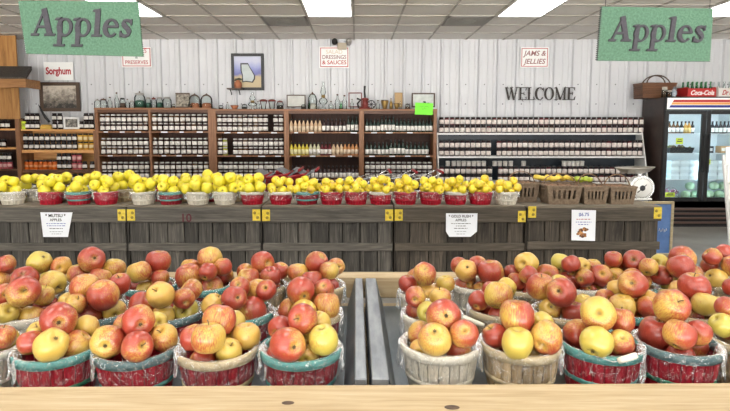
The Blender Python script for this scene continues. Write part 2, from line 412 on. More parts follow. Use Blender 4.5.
# knots in the front plank
kn = speckle('dark_knot', (.05,.03,.02), (.12,.07,.04), 60, .7)
b = MB()
for kx, ky, w in ((288, 403, .016), (452, 407.5, .019)):
    Y = Yat(ky, ZR); p = P(kx, ky, Y); b.lathe([(0,.0009),(1,.0005)], 16, M=Matrix.Translation(p) @ Matrix.Diagonal((w, w*.6, 1, 1)))
b.obj('plank_knot', kn, t)['kind'] = 'stuff'
def tray(x0, x1, rx0, rx1, lab, side):
    t = thing('produce_tray', lab, 'tray', ((x0+x1)/2, (yf1+yb0)/2, ZT-.018), group='galvanised trays of the display table')
    c = (x0+x1)/2; yc = (yf1+yb0)/2; zc = ZT-.018
    b = MB(); b.box(x0-c, x1-c, yf1+.052-yc, yb0-.004-yc, .0006, .018); b.obj('tray_floor', M['galv'], t)
    b = MB(); b.box(rx0-c, rx1-c, yf1+.052-yc, yb0-.004-yc, .0185, ZR-.004-zc, b=.003)
    b.obj('side_rail', M['railmetal'], t, label='flat scuffed metal rail along the tray edge')
    far = (x0, x0+.03) if side == 'l' else (x1-.03, x1)
    b = MB(); b.box(far[0]-c, far[1]-c, yf1+.052-yc, yb0-.004-yc, .0185, ZR-.004-zc, b=.003); b.obj('end_rail', M['railmetal'], t)
    s = 1 if side == 'l' else -1; q = (rx0 if side == 'l' else rx1)-c
    b = MB(); b.add([(q-s*.0005, yf1+.053-yc, ZR-.01-zc), (q-s*.0005, yb0-.005-yc, ZR-.01-zc), (q-s*.035, yb0-.005-yc, .0187), (q-s*.035, yf1+.053-yc, .0187)], [(0,1,2,3)])
    b.obj('tray_side', M['galv'], t)
tray(TXL+.01, .030, -.004, .030, 'grey metal tray left of the dark centre gap, full of apple baskets', 'l')
tray(.044, TXR-.01, .044, .092, 'grey metal tray right of the dark centre gap, full of apple baskets', 'r')

# ================================================================== BASKETS
def basket_parts(body, hoop, rim, Rt=.12, Rb=.096, H=.135, gap=.0016, tall=False):
    """dict part -> mesh for one half peck veneer basket; origin at its base centre"""
    out = {}
    b = MB(); NS = 22
    for k in range(NS):
        a0, a1 = 2*PI*k/NS, 2*PI*(k+1)/NS; vs = []; fs = []
        g = gap*2/(Rt+Rb)
        L = [(.0,Rb),(.5,(Rt+Rb)/2+.004),(1.0,Rt)]
        nA = 4
        for side, dr in ((0, 0), (1, -.004)):
            for h, r in L:
                for q in range(nA):
                    a = a0+g+(a1-a0-2*g)*q/(nA-1); rr = r+dr + .0016*(math.sin(PI*q/(nA-1))) + (k % 2)*.0008
                    vs.append((rr*math.cos(a), rr*math.sin(a), h*H))
        W = nA; S = 3*nA
        for i in range(2):
            for q in range(nA-1):
                fs.append((i*W+q, i*W+q+1, (i+1)*W+q+1, (i+1)*W+q)); fs.append((S+i*W+q, S+(i+1)*W+q, S+(i+1)*W+q+1, S+i*W+q+1))
            fs.append((i*W, (i+1)*W, S+(i+1)*W, S+i*W)); fs.append((i*W+W-1, S+i*W+W-1, S+(i+1)*W+W-1, (i+1)*W+W-1))
        for q in range(nA-1): fs.append((2*W+q, 2*W+q+1, S+2*W+q+1, S+2*W+q))
        b.add(vs, fs, 0)
    b.lathe([(0,.004),(Rb-.002,.004)], 24, 0, False); b.lathe([(Rb-.002,.0),(0,.0)], 24, 0, False)
    out['staves'] = b.mesh('staves', M[body])
    b = MB(); h = .026
    b.lathe([(Rt+.0022,H-h),(Rt+.0065,H-h+.002),(Rt+.0075,H-.002),(Rt+.0055,H+.001),(Rt-.004,H+.001),(Rt-.0085,H-.002),(Rt-.0105,H-h),(Rt-.006,H-h)], 44)
    out['rim_band'] = b.mesh('rim_band', M[rim])
    b = MB(); zb = H*.30; r = Rb+(Rt-Rb)*.30+.0045
    b.lathe([(r-.001,zb),(r+.003,zb+.001),(r+.0042,zb+.015),(r+.001,zb+.016)], 44)
    out['hoop'] = b.mesh('hoop', M[hoop])
    return out
def film_mesh(seed, Rt=.12, H=.135, low=.075, inner=.045):
    r_ = random.Random(seed); ph = [r_.uniform(0, 6.28) for _ in range(8)]
    def fn(r, z, a):
        k = max(0.0, (Rt+.03-r)) if z > H-.02 else 1
        over = 1.0 if r > Rt+.004 else .25
        w = math.sin(5*a+ph[0])*.35+math.sin(11*a+ph[1])*.3+math.sin(19*a+ph[2])*.25+math.sin(31*a+ph[3])*.2
        w2 = math.sin(3*a+ph[4])*.5+math.sin(7*a+ph[5])*.35+math.sin(17*a+ph[6])*.3
        dz = (H-z)/low if r > Rt else 0
        return r+over*(.0028*w+.002*abs(w2)) + max(0, dz)*.003*(w2+1), z+over*.002*w2 + max(0, dz)*.022*w2
    b = MB()
    prof = [(Rt-.018, H-.05), (Rt-.013, H-.022), (Rt-.010, H-.002), (Rt+.001, H+.0055), (Rt+.0095, H+.001), (Rt+.0125, H-.014), (Rt+.010, H-low*.45), (Rt+.010, H-low*.75), (Rt+.012, H-low)]
    b.lathe(prof, 84, fn=fn)
    return b.mesh('plastic_liner', M['film'])
def handle_mesh(Rt, H):
    b = MB(); n = 14   # bail lying over the rim at the front right
    pts = [((Rt+.012)*math.cos(PI*k/n), -(Rt+.035)*math.sin(PI*k/n)*.98, H+.010-.010*math.sin(PI*k/n)) for k in range(n+1)]
    b.tube(pts, .0016, 6, 0)
    return b.mesh('handle_wire', M['chrome'])
def grip_mesh():
    b = MB(); b.tube([(-.05,0,0),(-.03,0,0),(.03,0,0),(.05,0,0)], [.0085,.0095,.0095,.0085], 12); return b.mesh('handle_grip', M['cream'])
KINDS = {'red_teal': ('red','teal','teal'), 'red_green': ('red','green','teal'), 'red_slate': ('red','teal','slate'), 'red_gs': ('red','green','slate'), 'red_tan': ('maroon','tan','tan'), 'maroon_teal': ('maroon','teal','teal'), 'natural': ('natural','tan','tan'), 'white': ('white_wood','cream','cream'), 'red_red': ('red','red','red'), 'red_film': ('red','red','cream')}
RT_, H_ = .12, ZR+.013-ZT
H_ = .150
KM = {k: basket_parts(*v, Rt=.118, Rb=.094, H=H_) for k, v in KINDS.items()}
KMs = {k: basket_parts(*v, Rt=.104, Rb=.083, H=H_) for k, v in KINDS.items()}
FILMS = [film_mesh(s, .118, H_) for s in range(5)]
FILMSs = [film_mesh(s+20, .104, H_) for s in range(3)]
def make_basket(x, y, z, kind, label, films, KMset, group, rot=0, s=(1,1,1)):
    t = thing('apple_basket', label, 'basket', (x, y, z), (0, 0, rot), group)
    t.scale = s
    for n, me in KMset[kind].items(): link(n, me, t)
    if films is not None: link('plastic_liner', films, t)
    return t

# row, px of centre, Y, kind, phrase for the labels
L = []
def B(row, px, Y, kind, ph, small=False): L.append(dict(row=row, px=px, Y=Y, kind=kind, ph=ph, small=small, ap=[]))
B(1, -22, 1.58, 'white', 'front-row basket fifth left of the centre rails')
B(1, 58, 1.58, 'red_green', 'front-row basket fourth left of the centre rails')
B(1, 137, 1.58, 'red_slate', 'front-row basket third left of the centre rails')
B(1, 218, 1.58, 'red_tan', 'front-row basket second left of the centre rails')
B(1, 301, 1.58, 'maroon_teal', 'front-row basket just left of the centre rails')
B(1, 440, 1.615, 'white', 'front-row basket just right of the centre rails')
B(1, 520, 1.615, 'natural', 'front-row basket second right of the centre rails')
B(1, 600, 1.615, 'red_teal', 'front-row basket third right of the centre rails')
B(1, 677, 1.615, 'red_gs', 'front-row basket fourth right of the centre rails')
B(1, 757, 1.615, 'natural', 'front-row basket fifth right of the centre rails')
for i, (px, kind) in enumerate(((308,'red_tan'),(240,'maroon_teal'),(169,'red_slate'),(98,'red_slate'),(27,'white'))):
    B(2, px, 1.90, kind, 'middle-row basket %s left of the centre rails' % ORD[i])
for i, (px, Y, kind) in enumerate(((432,1.88,'white'),(498,1.93,'natural'),(563,1.90,'natural'),(629,1.92,'maroon_teal'),(694,1.90,'natural'),(760,1.9,'white'))):
    B(2, px, Y, kind, 'middle-row basket %s right of the centre rails' % ORD[i], True)
for i, (px, kind) in enumerate(((316,'natural'),(261,'natural'),(206,'maroon_teal'),(151,'red_teal'),(96,'natural'),(41,'white'),(-14,'red_teal'))):
    B(3, px, 2.235, kind, 'back-row basket %s left of the centre rails' % ORD[i], i > 0)
for i, (px, Y, kind) in enumerate(((425,2.14,'white'),(476,2.25,'white'),(528,2.20,'natural'),(580,2.24,'white'),(630,2.25,'red_teal'),(680,2.20,'natural'),(732,2.24,'natural'))):
    B(3, px, Y, kind, 'back-row basket %s right of the centre rails' % ORD[i], True)
KW = {'red_slate': 'red slate-rimmed', 'red_gs': 'red green-hooped slate-rimmed', 'white': 'white-washed', 'red_green': 'red green-hooped', 'red_teal': 'red teal-rimmed', 'red_tan': 'red tan-rimmed', 'maroon_teal': 'maroon teal-rimmed', 'natural': 'bare wood'}
for q in L:
    rim = ZT+H_
    z = rim; u = EYE-z; depth = q['Y']*math.cos(PITCH)+u*math.sin(PITCH)
    q['X'] = (q['px']-CX)/F*depth; q['R'] = .104 if q['small'] else .118; q['rim'] = rim
    q['Y'] += .0
BY = {(q['row'], q['px']): q for q in L}
def A(row, px, *aps): BY[(row, px)]['ap'] += list(aps)
A(1,-22,(2,337,9.5,'rd'),(12,338.5,10,'ye'))
A(1,58,(60.9,326.4,17,'rd'),(86.5,328.6,10,'ye'),(81,340.6,13.5,'or'),(32.8,341.7,12,'or'),(50,346,15.5,'ye'))
A(1,137,(109.5,340.6,15.6,'oy'),(137.4,324,15.5,'rd'),(137.4,346,14.5,'rd'),(163.6,337.4,13,'oy'),(155,324,8,'ye'))
A(1,218,(194,337,12,'or'),(209.6,344,16,'oy'),(218.4,322,16,'pk'),(242.5,337,13.7,'oy'),(234,324,7,'ye'),(229,348,8,'ye'))
A(1,301,(301.6,323,14.5,'rd'),(287.4,346,16.5,'pk'),(321,341.7,14.3,'yg'),(281,327.5,10,'rd'),(318,323,8,'ye'),(307,356,8,'ye'))
A(1,440,(415,335,12.5,'or'),(435.5,341.7,15.7,'oy'),(463,337.4,13.2,'or'),(444,316.5,17.8,'pk'),(459,352,8,'or'),(417,350,8,'oy'))
A(1,520,(516.4,317.5,16.3,'rd'),(517.5,342.7,14.7,'yg'),(541.6,324,10.5,'ye'),(546,337,14.8,'or'),(496,335,11.5,'rd'))
A(1,600,(572,331.7,13.7,'or'),(598.5,318.6,16.5,'oy'),(597.4,342,14.8,'yg'),(620,320,12,'rd'),(619,342.7,12.3,'oy'))
A(1,677,(648.8,328.5,15.8,'rd'),(669.6,310,15.5,'or'),(680.5,335,14.5,'or'),(697,333,12.3,'rd'))
A(1,757,(714.5,324,10.5,'yg'),(726,328.5,11,'or'),(727.6,309,9,'or'))
A(2,308,(300.3,294.5,13.4,'or'),(279.8,309,11.3,'or'),(304.6,311.6,11.8,'ye'),(324.3,305.6,13,'rd'),(324.3,290.2,9.6,'rd'))
A(2,240,(213.6,305,11,'oy'),(235,299,11.8,'rd'),(251.5,310,13.4,'rd'),(259,291,12.5,'oy'),(276.4,290,8.3,'rd'),(240,287,8,'rd'))
A(2,169,(165,299,12.5,'oy'),(141.7,304,11.8,'pk'),(190.5,293.7,11,'oy'),(164,315,11.2,'oy'),(187,311,13,'yg'),(179,300,6,'rd'))
A(2,98,(83,288.5,12.3,'or'),(102,296,15,'pk'),(67.6,302,8,'ye'),(75,309,9.6,'or'),(89,313,13.3,'or'),(113.6,312.5,11.2,'ye'),(119.6,284,10,'pk'))
A(2,27,(11,324,11.4,'yg'),(7.7,313.5,10.6,'ye'),(32,316.5,12,'or'),(50,309,12.3,'dk'),(23,297,15.5,'rd'),(41,297,9,'ye'),(52,292,12,'ye'),(4,294,9.5,'rd'))
A(3,316,(297,272.3,9.6,'oy'),(316.6,262.8,10.8,'rd'),(335.4,266.3,8.2,'or'),(328.6,272.3,9.1,'or'),(312.3,280.8,10.8,'or'),(330.3,285,8,'dk'))
A(3,261,(262.7,263.7,10.8,'pk'),(247,271.4,7,'or'),(253.3,278.3,11,'or'),(272,277.4,9.6,'dk'),(279.8,270.5,7,'rd'),(286,271.4,6,'or'))
A(3,206,(189,266.3,9.5,'or'),(192.7,275.7,12.3,'pk'),(209.3,264.6,12.1,'oy'),(226,273.8,9.6,'rd'),(212.4,292.8,11.6,'or'),(226,266.5,6,'or'),(209,276,7,'or'))
A(3,151,(157,267,11.7,'rd'),(141,279,11.2,'oy'),(171,274.5,9.5,'ye'),(158,282.5,8,'rd'),(147.7,290,9.5,'ye'),(128,295,9.5,'dk'),(177.6,285,8,'rd'))
A(3,96,(91.6,262,12.9,'rd'),(114,269,10.4,'ye'),(100,277.6,10.8,'or'),(80,273,10.3,'oy'))
A(3,41,(44,266.6,10.9,'yg'),(50,279.5,9.2,'yg'),(29,279,12,'dk'),(64,269,9,'or'),(68,276.5,12,'pk'))
A(3,-14,(6,264,8,'rd'),(8,269,8.8,'or'),(8,280,10.6,'oy'))
A(2,432,(410.5,309,11.2,'or'),(427,312,9.5,'yg'),(415.7,298,7,'rd'))
A(3,425,(425,275.7,10.8,'or'),(410.5,286.3,9,'dk'),(429.4,292,12.4,'oy'),(447.4,286.8,8.9,'ye'),(447,298,8,'or'))
A(3,476,(461,267,7.6,'or'),(477.3,266.3,9.2,'or'),(468.8,273,10.2,'oy'),(457.6,275.7,6,'rd'),(488.5,279,12.8,'rd'),(497,273,7.5,'ye'),(468,286.8,8.8,'or'),(476.5,294.5,8,'or'))
A(2,498,(496,297,13,'oy'),(506.4,287.7,8,'ye'),(480,301.4,9,'pk'),(480,313.4,10.4,'dk'),(498,316,9,'or'))
A(3,528,(527.4,265.7,10.8,'ye'),(512.8,272.5,8.2,'dk'),(527.4,275,8,'or'),(545,275,11.8,'rd'),(517,281,7,'or'))
A(2,563,(534,290,12.2,'or'),(561.6,294,13.6,'rd'),(557,285,9.5,'ye'),(538.5,302,9.8,'yg'),(547,308.5,10.3,'oy'),(569,312,11.4,'dk'),(581,306,8.5,'ye'))
A(3,580,(563.3,266.5,9,'yg'),(566,271,7.5,'or'),(575.3,271,7.2,'rd'),(584,269.4,7,'ye'),(593.3,268.3,7,'oy'),(571,280,10.2,'pk'),(584.8,279.4,7,'rd'),(600,280,10.4,'rd'),(585.6,290,8,'rd'),(602,293,9,'oy'))
A(2,629,(606,299,9.6,'rd'),(618,289,9,'oy'),(623.5,303.5,12.4,'oy'),(631.5,291.4,13.2,'or'),(645,306.5,8.5,'or'),(647,297.5,7.5,'or'))
A(3,630,(616.4,265,9.2,'rd'),(616,276,9.2,'or'),(614,260.5,7,'rd'),(632.4,262.3,10.9,'dk'),(632.4,277,8.2,'or'),(647,266.5,7,'ye'))
A(3,680,(660.6,263,8.3,'yg'),(679,259.7,12,'or'),(675,271,11.3,'rd'),(654.7,274.3,9.6,'dk'),(653,287,12,'yg'),(691.5,272.5,7,'or'))
A(2,694,(674.4,288,8.8,'oy'),(692.3,293,13.8,'pk'),(666.6,298.2,9,'oy'),(683,303.4,9,'or'),(704.3,306,11.2,'ye'),(716,306,8,'or'))
A(3,732,(694,277.7,8.9,'or'),(712,277.7,9.6,'ye'),(707.7,265.7,8.5,'or'),(723,256.5,9,'rd'),(726.6,266.5,9.6,'rd'),(711,258.5,6,'rd'))
A(2,760,(718,288,8.5,'rd'),(726,297,9,'or'))

PAR = {'dk': (.92,.15,'dark crimson'), 'rd': (.76,.45,'deep red'), 'pk': (.72,.70,'pinkish red'), 'or': (.60,.58,'orange-red'), 'oy': (.42,.55,'orange-yellow'), 'ye': (.28,.40,'yellow'), 'yg': (.18,.08,'yellow-green')}
E0 = np.array((0, 0, EYE))
aps = []
for bi, q in enumerate(L):
    C = np.array((q['X'], q['Y']-.012, q['rim']+.002)); S = np.array((q['R']*.70, q['R']*.70, .083))
    for (px, py, r, c) in q['ap']:
        d = np.array(ray(px, py)); o = (E0-C)/S; dd = d/S
        a_ = dd@dd; b_ = 2*o@dd; c_ = o@o-1; D = b_*b_-4*a_*c_
        tt = (-b_-math.sqrt(D))/(2*a_) if D > 0 else -b_/(2*a_)
        p = E0+d*tt; depth = tt
        R = min(.052, max(.036, r*depth/F*1.0))
        aps.append(dict(p=p.copy(), p0=p.copy(), r=R, c=c, b=bi, ray=d/np.linalg.norm(d)))
Pn = np.array([a['p'] for a in aps]); P0 = Pn.copy(); Rn = np.array([a['r'] for a in aps]); D0 = np.array([a['ray'] for a in aps])
bx = np.array([(L[a['b']]['X'], L[a['b']]['Y'], L[a['b']]['rim'], L[a['b']]['R']) for a in aps])
for it in range(240):
    diff = Pn[:,None]-Pn[None]; dist = np.sqrt((diff**2).sum(2))+np.eye(len(Pn))
    need = (.955 if it < 120 else 1.05)*(Rn[:,None]+Rn[None]); ov = np.where((dist < need) & ~np.eye(len(Pn), dtype=bool), need-dist, 0)
    # separate along the view ray more than sideways, so that each apple keeps its place in the pile
    mv = (diff/dist[...,None]*ov[...,None]*.30).sum(1)
    along = (mv*D0).sum(1)[:,None]*D0
    Pn += along*1.5 + (mv-along)*.55
    dv = P0-Pn; al = (dv*D0).sum(1)[:,None]*D0
    if it < 150: Pn += (dv-al)*.06 + al*.015
    h = Pn[:,:2]-bx[:,:2]; hd = np.sqrt((h**2).sum(1))+1e-9
    lim = np.where(Pn[:,2] < bx[:,2]+Rn*.55, bx[:,3]-.014-Rn*.88, bx[:,3]-.012-Rn*.2)
    k = np.where(hd > lim, lim/hd, 1); Pn[:,:2] = bx[:,:2]+h*k[:,None]
    Pn[:,2] = np.maximum(Pn[:,2], bx[:,2]-.045+Rn*.86)
for a, p in zip(aps, Pn): a['p'] = p
# fill the hollows of each pile with apples that peep through the gaps
fill = []
def occluded(p, r, others, orr, k):
    d = p-E0; dn = np.linalg.norm(d); d = d/dn
    rel = others-E0; t_ = rel@d; perp = np.sqrt(np.maximum(0, (rel**2).sum(1)-t_**2))
    return bool(((perp < orr*.96) & (t_ < dn-r*.3)).any())
for bi, q in enumerate(L):
    if not q['ap']: continue
    cnt = 0
    for tries in range(7):
        cands = []
        allp = np.array([a['p'] for a in aps]+[f['p'] for f in fill]); allr = np.array([a['r'] for a in aps]+[f['r'] for f in fill])
        for s in range(220):
            r = rng.uniform(.034, .043); ang = rng.uniform(0, 6.283); rad = math.sqrt(rng.uniform(0,1))*(q['R']-.012-r*.85)
            p = np.array((q['X']+rad*math.cos(ang), q['Y']+rad*math.sin(ang), rng.uniform(q['rim']-.055+r*.88, q['rim']+.05)))
            if (np.sqrt(((allp-p)**2).sum(1)) < 1.0*(allr+r)).any(): continue
            cands.append((p, r))
        if not cands: break
        upv = np.array(UP); best = None
        for p, r in cands[:45]:   # take the one that fills the most open gap
            vis = 0
            for ox, oz in ((0,0),(.75,0),(-.75,0),(0,.75),(.53,.53),(-.53,.53),(0,-.6),(.5,-.5),(-.5,-.5)):
                if not occluded(p+np.array(RT)*ox*r+upv*oz*r, r, allp, allr, 0): vis += 1
            if best is None or (vis, r) > (best[2], best[1]): best = (p, r, vis)
        p, r, vis = best
        if vis >= 2:
            fill.append(dict(p=p, r=r, c=rng.choice(['rd','or','oy','ye','pk','dk','or']), b=bi)); cnt += 1
aps += fill
print('red apples', len(aps), 'fill', len(fill))

def apple_mesh(seed, lob=.02, el=1.0, m_='apple'):
    r_ = random.Random(seed)
    key = [(0,.56),(.05,.575),(.11,.64),(.2,.745),(.32,.815),(.46,.83),(.64,.765),(.80,.63),(.93,.40),(.995,.12),(.985,-.14),(.90,-.44),(.76,-.66),(.58,-.80),(.42,-.85),(.30,-.83),(.18,-.765),(.08,-.72),(0,-.71)]
    key = [(r, z*el) for r, z in key]
    ph = r_.uniform(0, 6); ph2 = r_.uniform(0, 6); lean = r_.uniform(-.06, .06)
    def fn(r, z, a):
        low = max(0, -z); return r*(1+lob*math.cos(5*a+ph)*(.4+low)+.025*math.cos(2*a+ph2)), z+lean*r*math.cos(a)+.02*r*math.cos(5*a+ph)*(1 if abs(z) > .5 else 0)
    b = MB(); b.lathe(key[::-1], 26, fn=fn)
    for k in range(6):
        a = k*PI/3; b.add([(0,0,-.72),(.09*math.cos(a-.4),.09*math.sin(a-.4),-.73),(.13*math.cos(a),.13*math.sin(a),-.80),(.09*math.cos(a+.4),.09*math.sin(a+.4),-.73)], [(0,1,2,3)], 1)
    return b.mesh('apple_body', [M[m_], M['calyx']])
AM = [apple_mesh(i, .02+.008*i, .92+.05*(i % 3)) for i in range(5)]; AMY = [apple_mesh(i, .02+.006*i, .95+.06*(i % 3), 'apple_y') for i in range(4)]
b = MB(); b.tube([(0,0,.55),(.02,.01,.72),(.06,.02,.88),(.12,.03,.98)], [.035,.03,.032,.045], 7); STEM = b.mesh('stem', M['stem'])
def place_apple(name, p, r, c, label, cat, group, face=None, stem=False, seed=None):
    o = link(name, random.choice(AMY if name == 'yellow_apple' else AM), None, tuple(p))
    o.scale = (r*1.06, r*1.06, r*1.12)
    tilt = random.gauss(0, .75) if face is None else face
    az = random.uniform(0, 6.283)
    o.rotation_euler = (Matrix.Rotation(az, 4, 'Z') @ Matrix.Rotation(tilt, 4, 'X') @ Matrix.Rotation(random.uniform(0, 6.28), 4, 'Z')).to_euler()
    if random.random() < .34:   # many show the dimple or the eye
        d = (Vector((0, 0, EYE))-Vector(p)).normalized()*random.choice((1, -1)) + Vector((random.gauss(0,.35), random.gauss(0,.35), random.gauss(0,.35)))
        o.rotation_euler = (d.to_track_quat('Z', 'Y').to_matrix() @ Matrix.Rotation(random.uniform(0, 6.28), 3, 'Z')).to_euler()
    a, g, _ = PAR[c]
    o.color = (min(1, max(0, a+random.uniform(-.07,.07))), min(1, max(0, g+random.uniform(-.15,.15))), random.random(), 1)
    if stem: link('stem', STEM, o)
    return tag(o, label, cat, group)
# labels by colour, basket and order from the left
for bi, q in enumerate(L):
    mine = [a for a in aps if a['b'] == bi]
    for c in PAR:
        same = sorted([a for a in mine if a['c'] == c], key=lambda a: pix(a['p'])[0])
        for i, a in enumerate(same):
            w = PAR[c][2]; short = q['ph'].replace('centre rails', 'rails').replace('the rails', 'rails')
            pos = 'only such' if len(same) == 1 else ('leftmost such' if i == 0 else ('rightmost such' if i == len(same)-1 else ORD[i]+' such from left'))
            a['label'] = f"{w} apple, {pos} in {short}"
for a in aps:
    q = L[a['b']]
    # many apples lie on their side and show the dimple or the eye
    o = place_apple('red_apple', a['p'], a['r'], a['c'], a['label'], 'apple', 'red apples in the ' + q['ph'], stem=(q['row'] < 3 and random.random() < .5))
# hand-set attitudes for the apples whose stem the photo shows
for i, q in enumerate(L):
    base = q['ph'][0].upper()+q['ph'][1:]
    lab = f"{KW[q['kind']]} wooden apple basket, " + q['ph'].replace('basket ', '')
    if q['row'] == 1: fm = FILMS[i % 5]
    else: fm = (FILMSs[i % 3] if q['small'] else FILMS[i % 5])
    t = make_basket(q['X'], q['Y'], ZT+.0006, q['kind'], lab, fm, KMs if q['small'] else KM, 'apple baskets on the display table', rot=random.uniform(0, 6.28))
    t.scale = (1, 1, 1)
# wooden bail grips that show between the baskets
GR = grip_mesh()
def grip(row, px, pa, pb, Y, r=0.0):
    q = BY[(row, px)]
    bk = [o for o in bpy.data.objects if o.type == 'EMPTY' and o.name.startswith('apple_basket') and abs(o.location.x-q['X']) < 1e-4 and abs(o.location.y-q['Y']) < 1e-4][0]
    a, c = P(*pa, Y), P(*pb, Y-.02); mid = (a+c)/2; d = (c-a).normalized()
    Mw = Matrix.Translation(mid) @ d.to_track_quat('X', 'Z').to_matrix().to_4x4()
    inv = Matrix.Translation(bk.location) @ bk.rotation_euler.to_matrix().to_4x4()
    o = link('handle_grip', GR, bk, label='pale turned wooden handle grip'); o.matrix_local = inv.inverted() @ Mw
    L_ = (c-a).length/.1; o.scale = (L_, .95, .95)
    b = MB()
    for e, sgn in ((a, -1), (c, 1)):
        k = sgn
        ax = Vector((q['X'], q['Y'], q['rim'])); out = (e-ax); out.z = 0; out.normalize()
        end = ax + Vector((sgn*(q['R']+.006), 0, -.02))
        pts = [e, e+d*k*.012, (e+end)/2+out*.012+Vector((0,0,.006)), end]
        b.tube([inv.inverted() @ p for p in pts], .0016, 6)
    b.obj('handle_wire', M['chrome'], bk)
grip(2, 432, (463, 317), (484, 326), 1.80)
grip(1, 600, (618, 361), (637, 355), 1.455)
# ================================================================== TEXT
def text_mesh(body, size, material, name='lettering', extrude=.001, offset=0.0, shear=0.0, ax='CENTER', sp=1.0):
    cu = bpy.data.curves.new('txt', 'FONT'); cu.body = body; cu.size = size; cu.align_x = ax; cu.align_y = 'CENTER'
    cu.extrude = extrude; cu.offset = offset; cu.shear = shear; cu.space_character = sp; cu.resolution_u = 4
    o = bpy.data.objects.new('txt', cu); col.objects.link(o)
    dg = bpy.context.evaluated_depsgraph_get(); me = bpy.data.meshes.new_from_object(o.evaluated_get(dg))
    bpy.data.objects.remove(o); bpy.data.curves.remove(cu)
    me.name = name; me.materials.clear(); me.materials.append(material); return me
def text(body, parent, x, y, z, size, material, **k):
    """text facing the camera (-Y) in the parent's frame"""
    me = text_mesh(body, size, material, **k); return link('lettering', me, parent, (x, y, z), (PI/2, 0, 0))
def width_fit(o, w):
    d = max(v.co.x for v in o.data.vertices)-min(v.co.x for v in o.data.vertices); o.scale.x = w/d; return o

# serif capitals and lower case drawn as strokes: glyph -> list of polygons in (x,z), unit = cap height
def stroke(pts, w0, w1=None):
    w1 = w1 or w0; L_ = []; R_ = []; n = len(pts)
    for i, (x, y) in enumerate(pts):
        x0, y0 = pts[max(0, i-1)]; x1, y1 = pts[min(n-1, i+1)]; dx, dy = x1-x0, y1-y0; d = math.hypot(dx, dy) or 1
        w = (w0+(w1-w0)*i/(n-1))/2; L_.append((x-dy/d*w, y+dx/d*w)); R_.append((x+dy/d*w, y-dx/d*w))
    return [[L_[i], L_[i+1], R_[i+1], R_[i]] for i in range(n-1)]
def arc(cx, cy, rx, ry, irx, iry, a0, a1, n=22, icx=0.0):
    out = []
    for i in range(n):
        t0, t1 = math.radians(a0+(a1-a0)*i/n), math.radians(a0+(a1-a0)*(i+1)/n)
        out.append([(cx+rx*math.cos(t0), cy+ry*math.sin(t0)), (cx+rx*math.cos(t1), cy+ry*math.sin(t1)), (cx+icx+irx*math.cos(t1), cy+iry*math.sin(t1)), (cx+icx+irx*math.cos(t0), cy+iry*math.sin(t0))])
    return out
def bar(x0, x1, y0, y1): return [[(x0,y0),(x1,y0),(x1,y1),(x0,y1)]]
GL = {
 'A': (.96, stroke([(.13,.04),(.50,.98)], .085) + stroke([(.47,1.0),(.77,.03)], .21) + bar(.26,.68,.29,.37) + bar(0,.32,0,.075) + bar(.55,.98,0,.075)),
 'p': (.78, bar(.13,.31,-.36,.64) + arc(.41,.325,.32,.345,.175,.27,-180,180,26,.02) + bar(0,.45,-.38,-.31) + [[(.0,.60),(.16,.58),(.30,.69),(.06,.66)]]),
 'l': (.42, bar(.11,.31,0,.98) + bar(0,.42,0,.07) + [[(-.02,.94),(.16,.9),(.31,1.03),(.05,.99)]]),
 'e': (.68, arc(.34,.325,.32,.345,.165,.265,8,318,26,.03) + bar(.14,.66,.34,.41)),
 's': (.56, stroke([(.46,.55),(.38,.60),(.27,.615),(.16,.59),(.12,.51),(.17,.44),(.28,.37),(.38,.29),(.43,.19),(.38,.08),(.27,.03),(.15,.045),(.07,.10)], .10, .11) + stroke([(.14,.50),(.22,.40),(.33,.31),(.41,.19)], .17) + bar(.44,.50,.45,.66) + bar(.02,.08,-.0,.22)),
}
CAP = {
 'W': (1.15, stroke([(.08,.97),(.34,0)], .15) + stroke([(.34,.0),(.56,.97)], .05) + stroke([(.52,.97),(.78,0)], .15) + stroke([(.78,0),(1.04,.97)], .05) + bar(-.03,.26,.95,1) + bar(.40,.70,.95,1) + bar(.92,1.15,.95,1)),
 'E': (.74, bar(.10,.25,0,1) + bar(.0,.68,.95,1) + bar(0,.70,0,.05) + bar(.2,.48,.48,.53) + bar(.65,.69,.76,1) + bar(.67,.71,0,.26) + bar(.46,.50,.38,.63)),
 'L': (.68, bar(.10,.25,0,1) + bar(0,.36,.95,1) + bar(0,.64,0,.05) + bar(.60,.65,0,.28)),
 'C': (.80, arc(.42,.5,.42,.51,.25,.46,38,322,26,.03) + bar(.73,.77,.68,.98)),
 'O': (.90, arc(.44,.5,.44,.51,.26,.46,0,360,28)),
 'M': (1.08, bar(.12,.17,0,.97) + stroke([(.14,.97),(.52,.05)], .15) + stroke([(.52,.0),(.90,.97)], .05) + bar(.83,.98,0,1) + bar(0,.28,0,.05) + bar(.72,1.08,0,.05) + bar(0,.20,.95,1) + bar(.85,1.08,.95,1)),
}
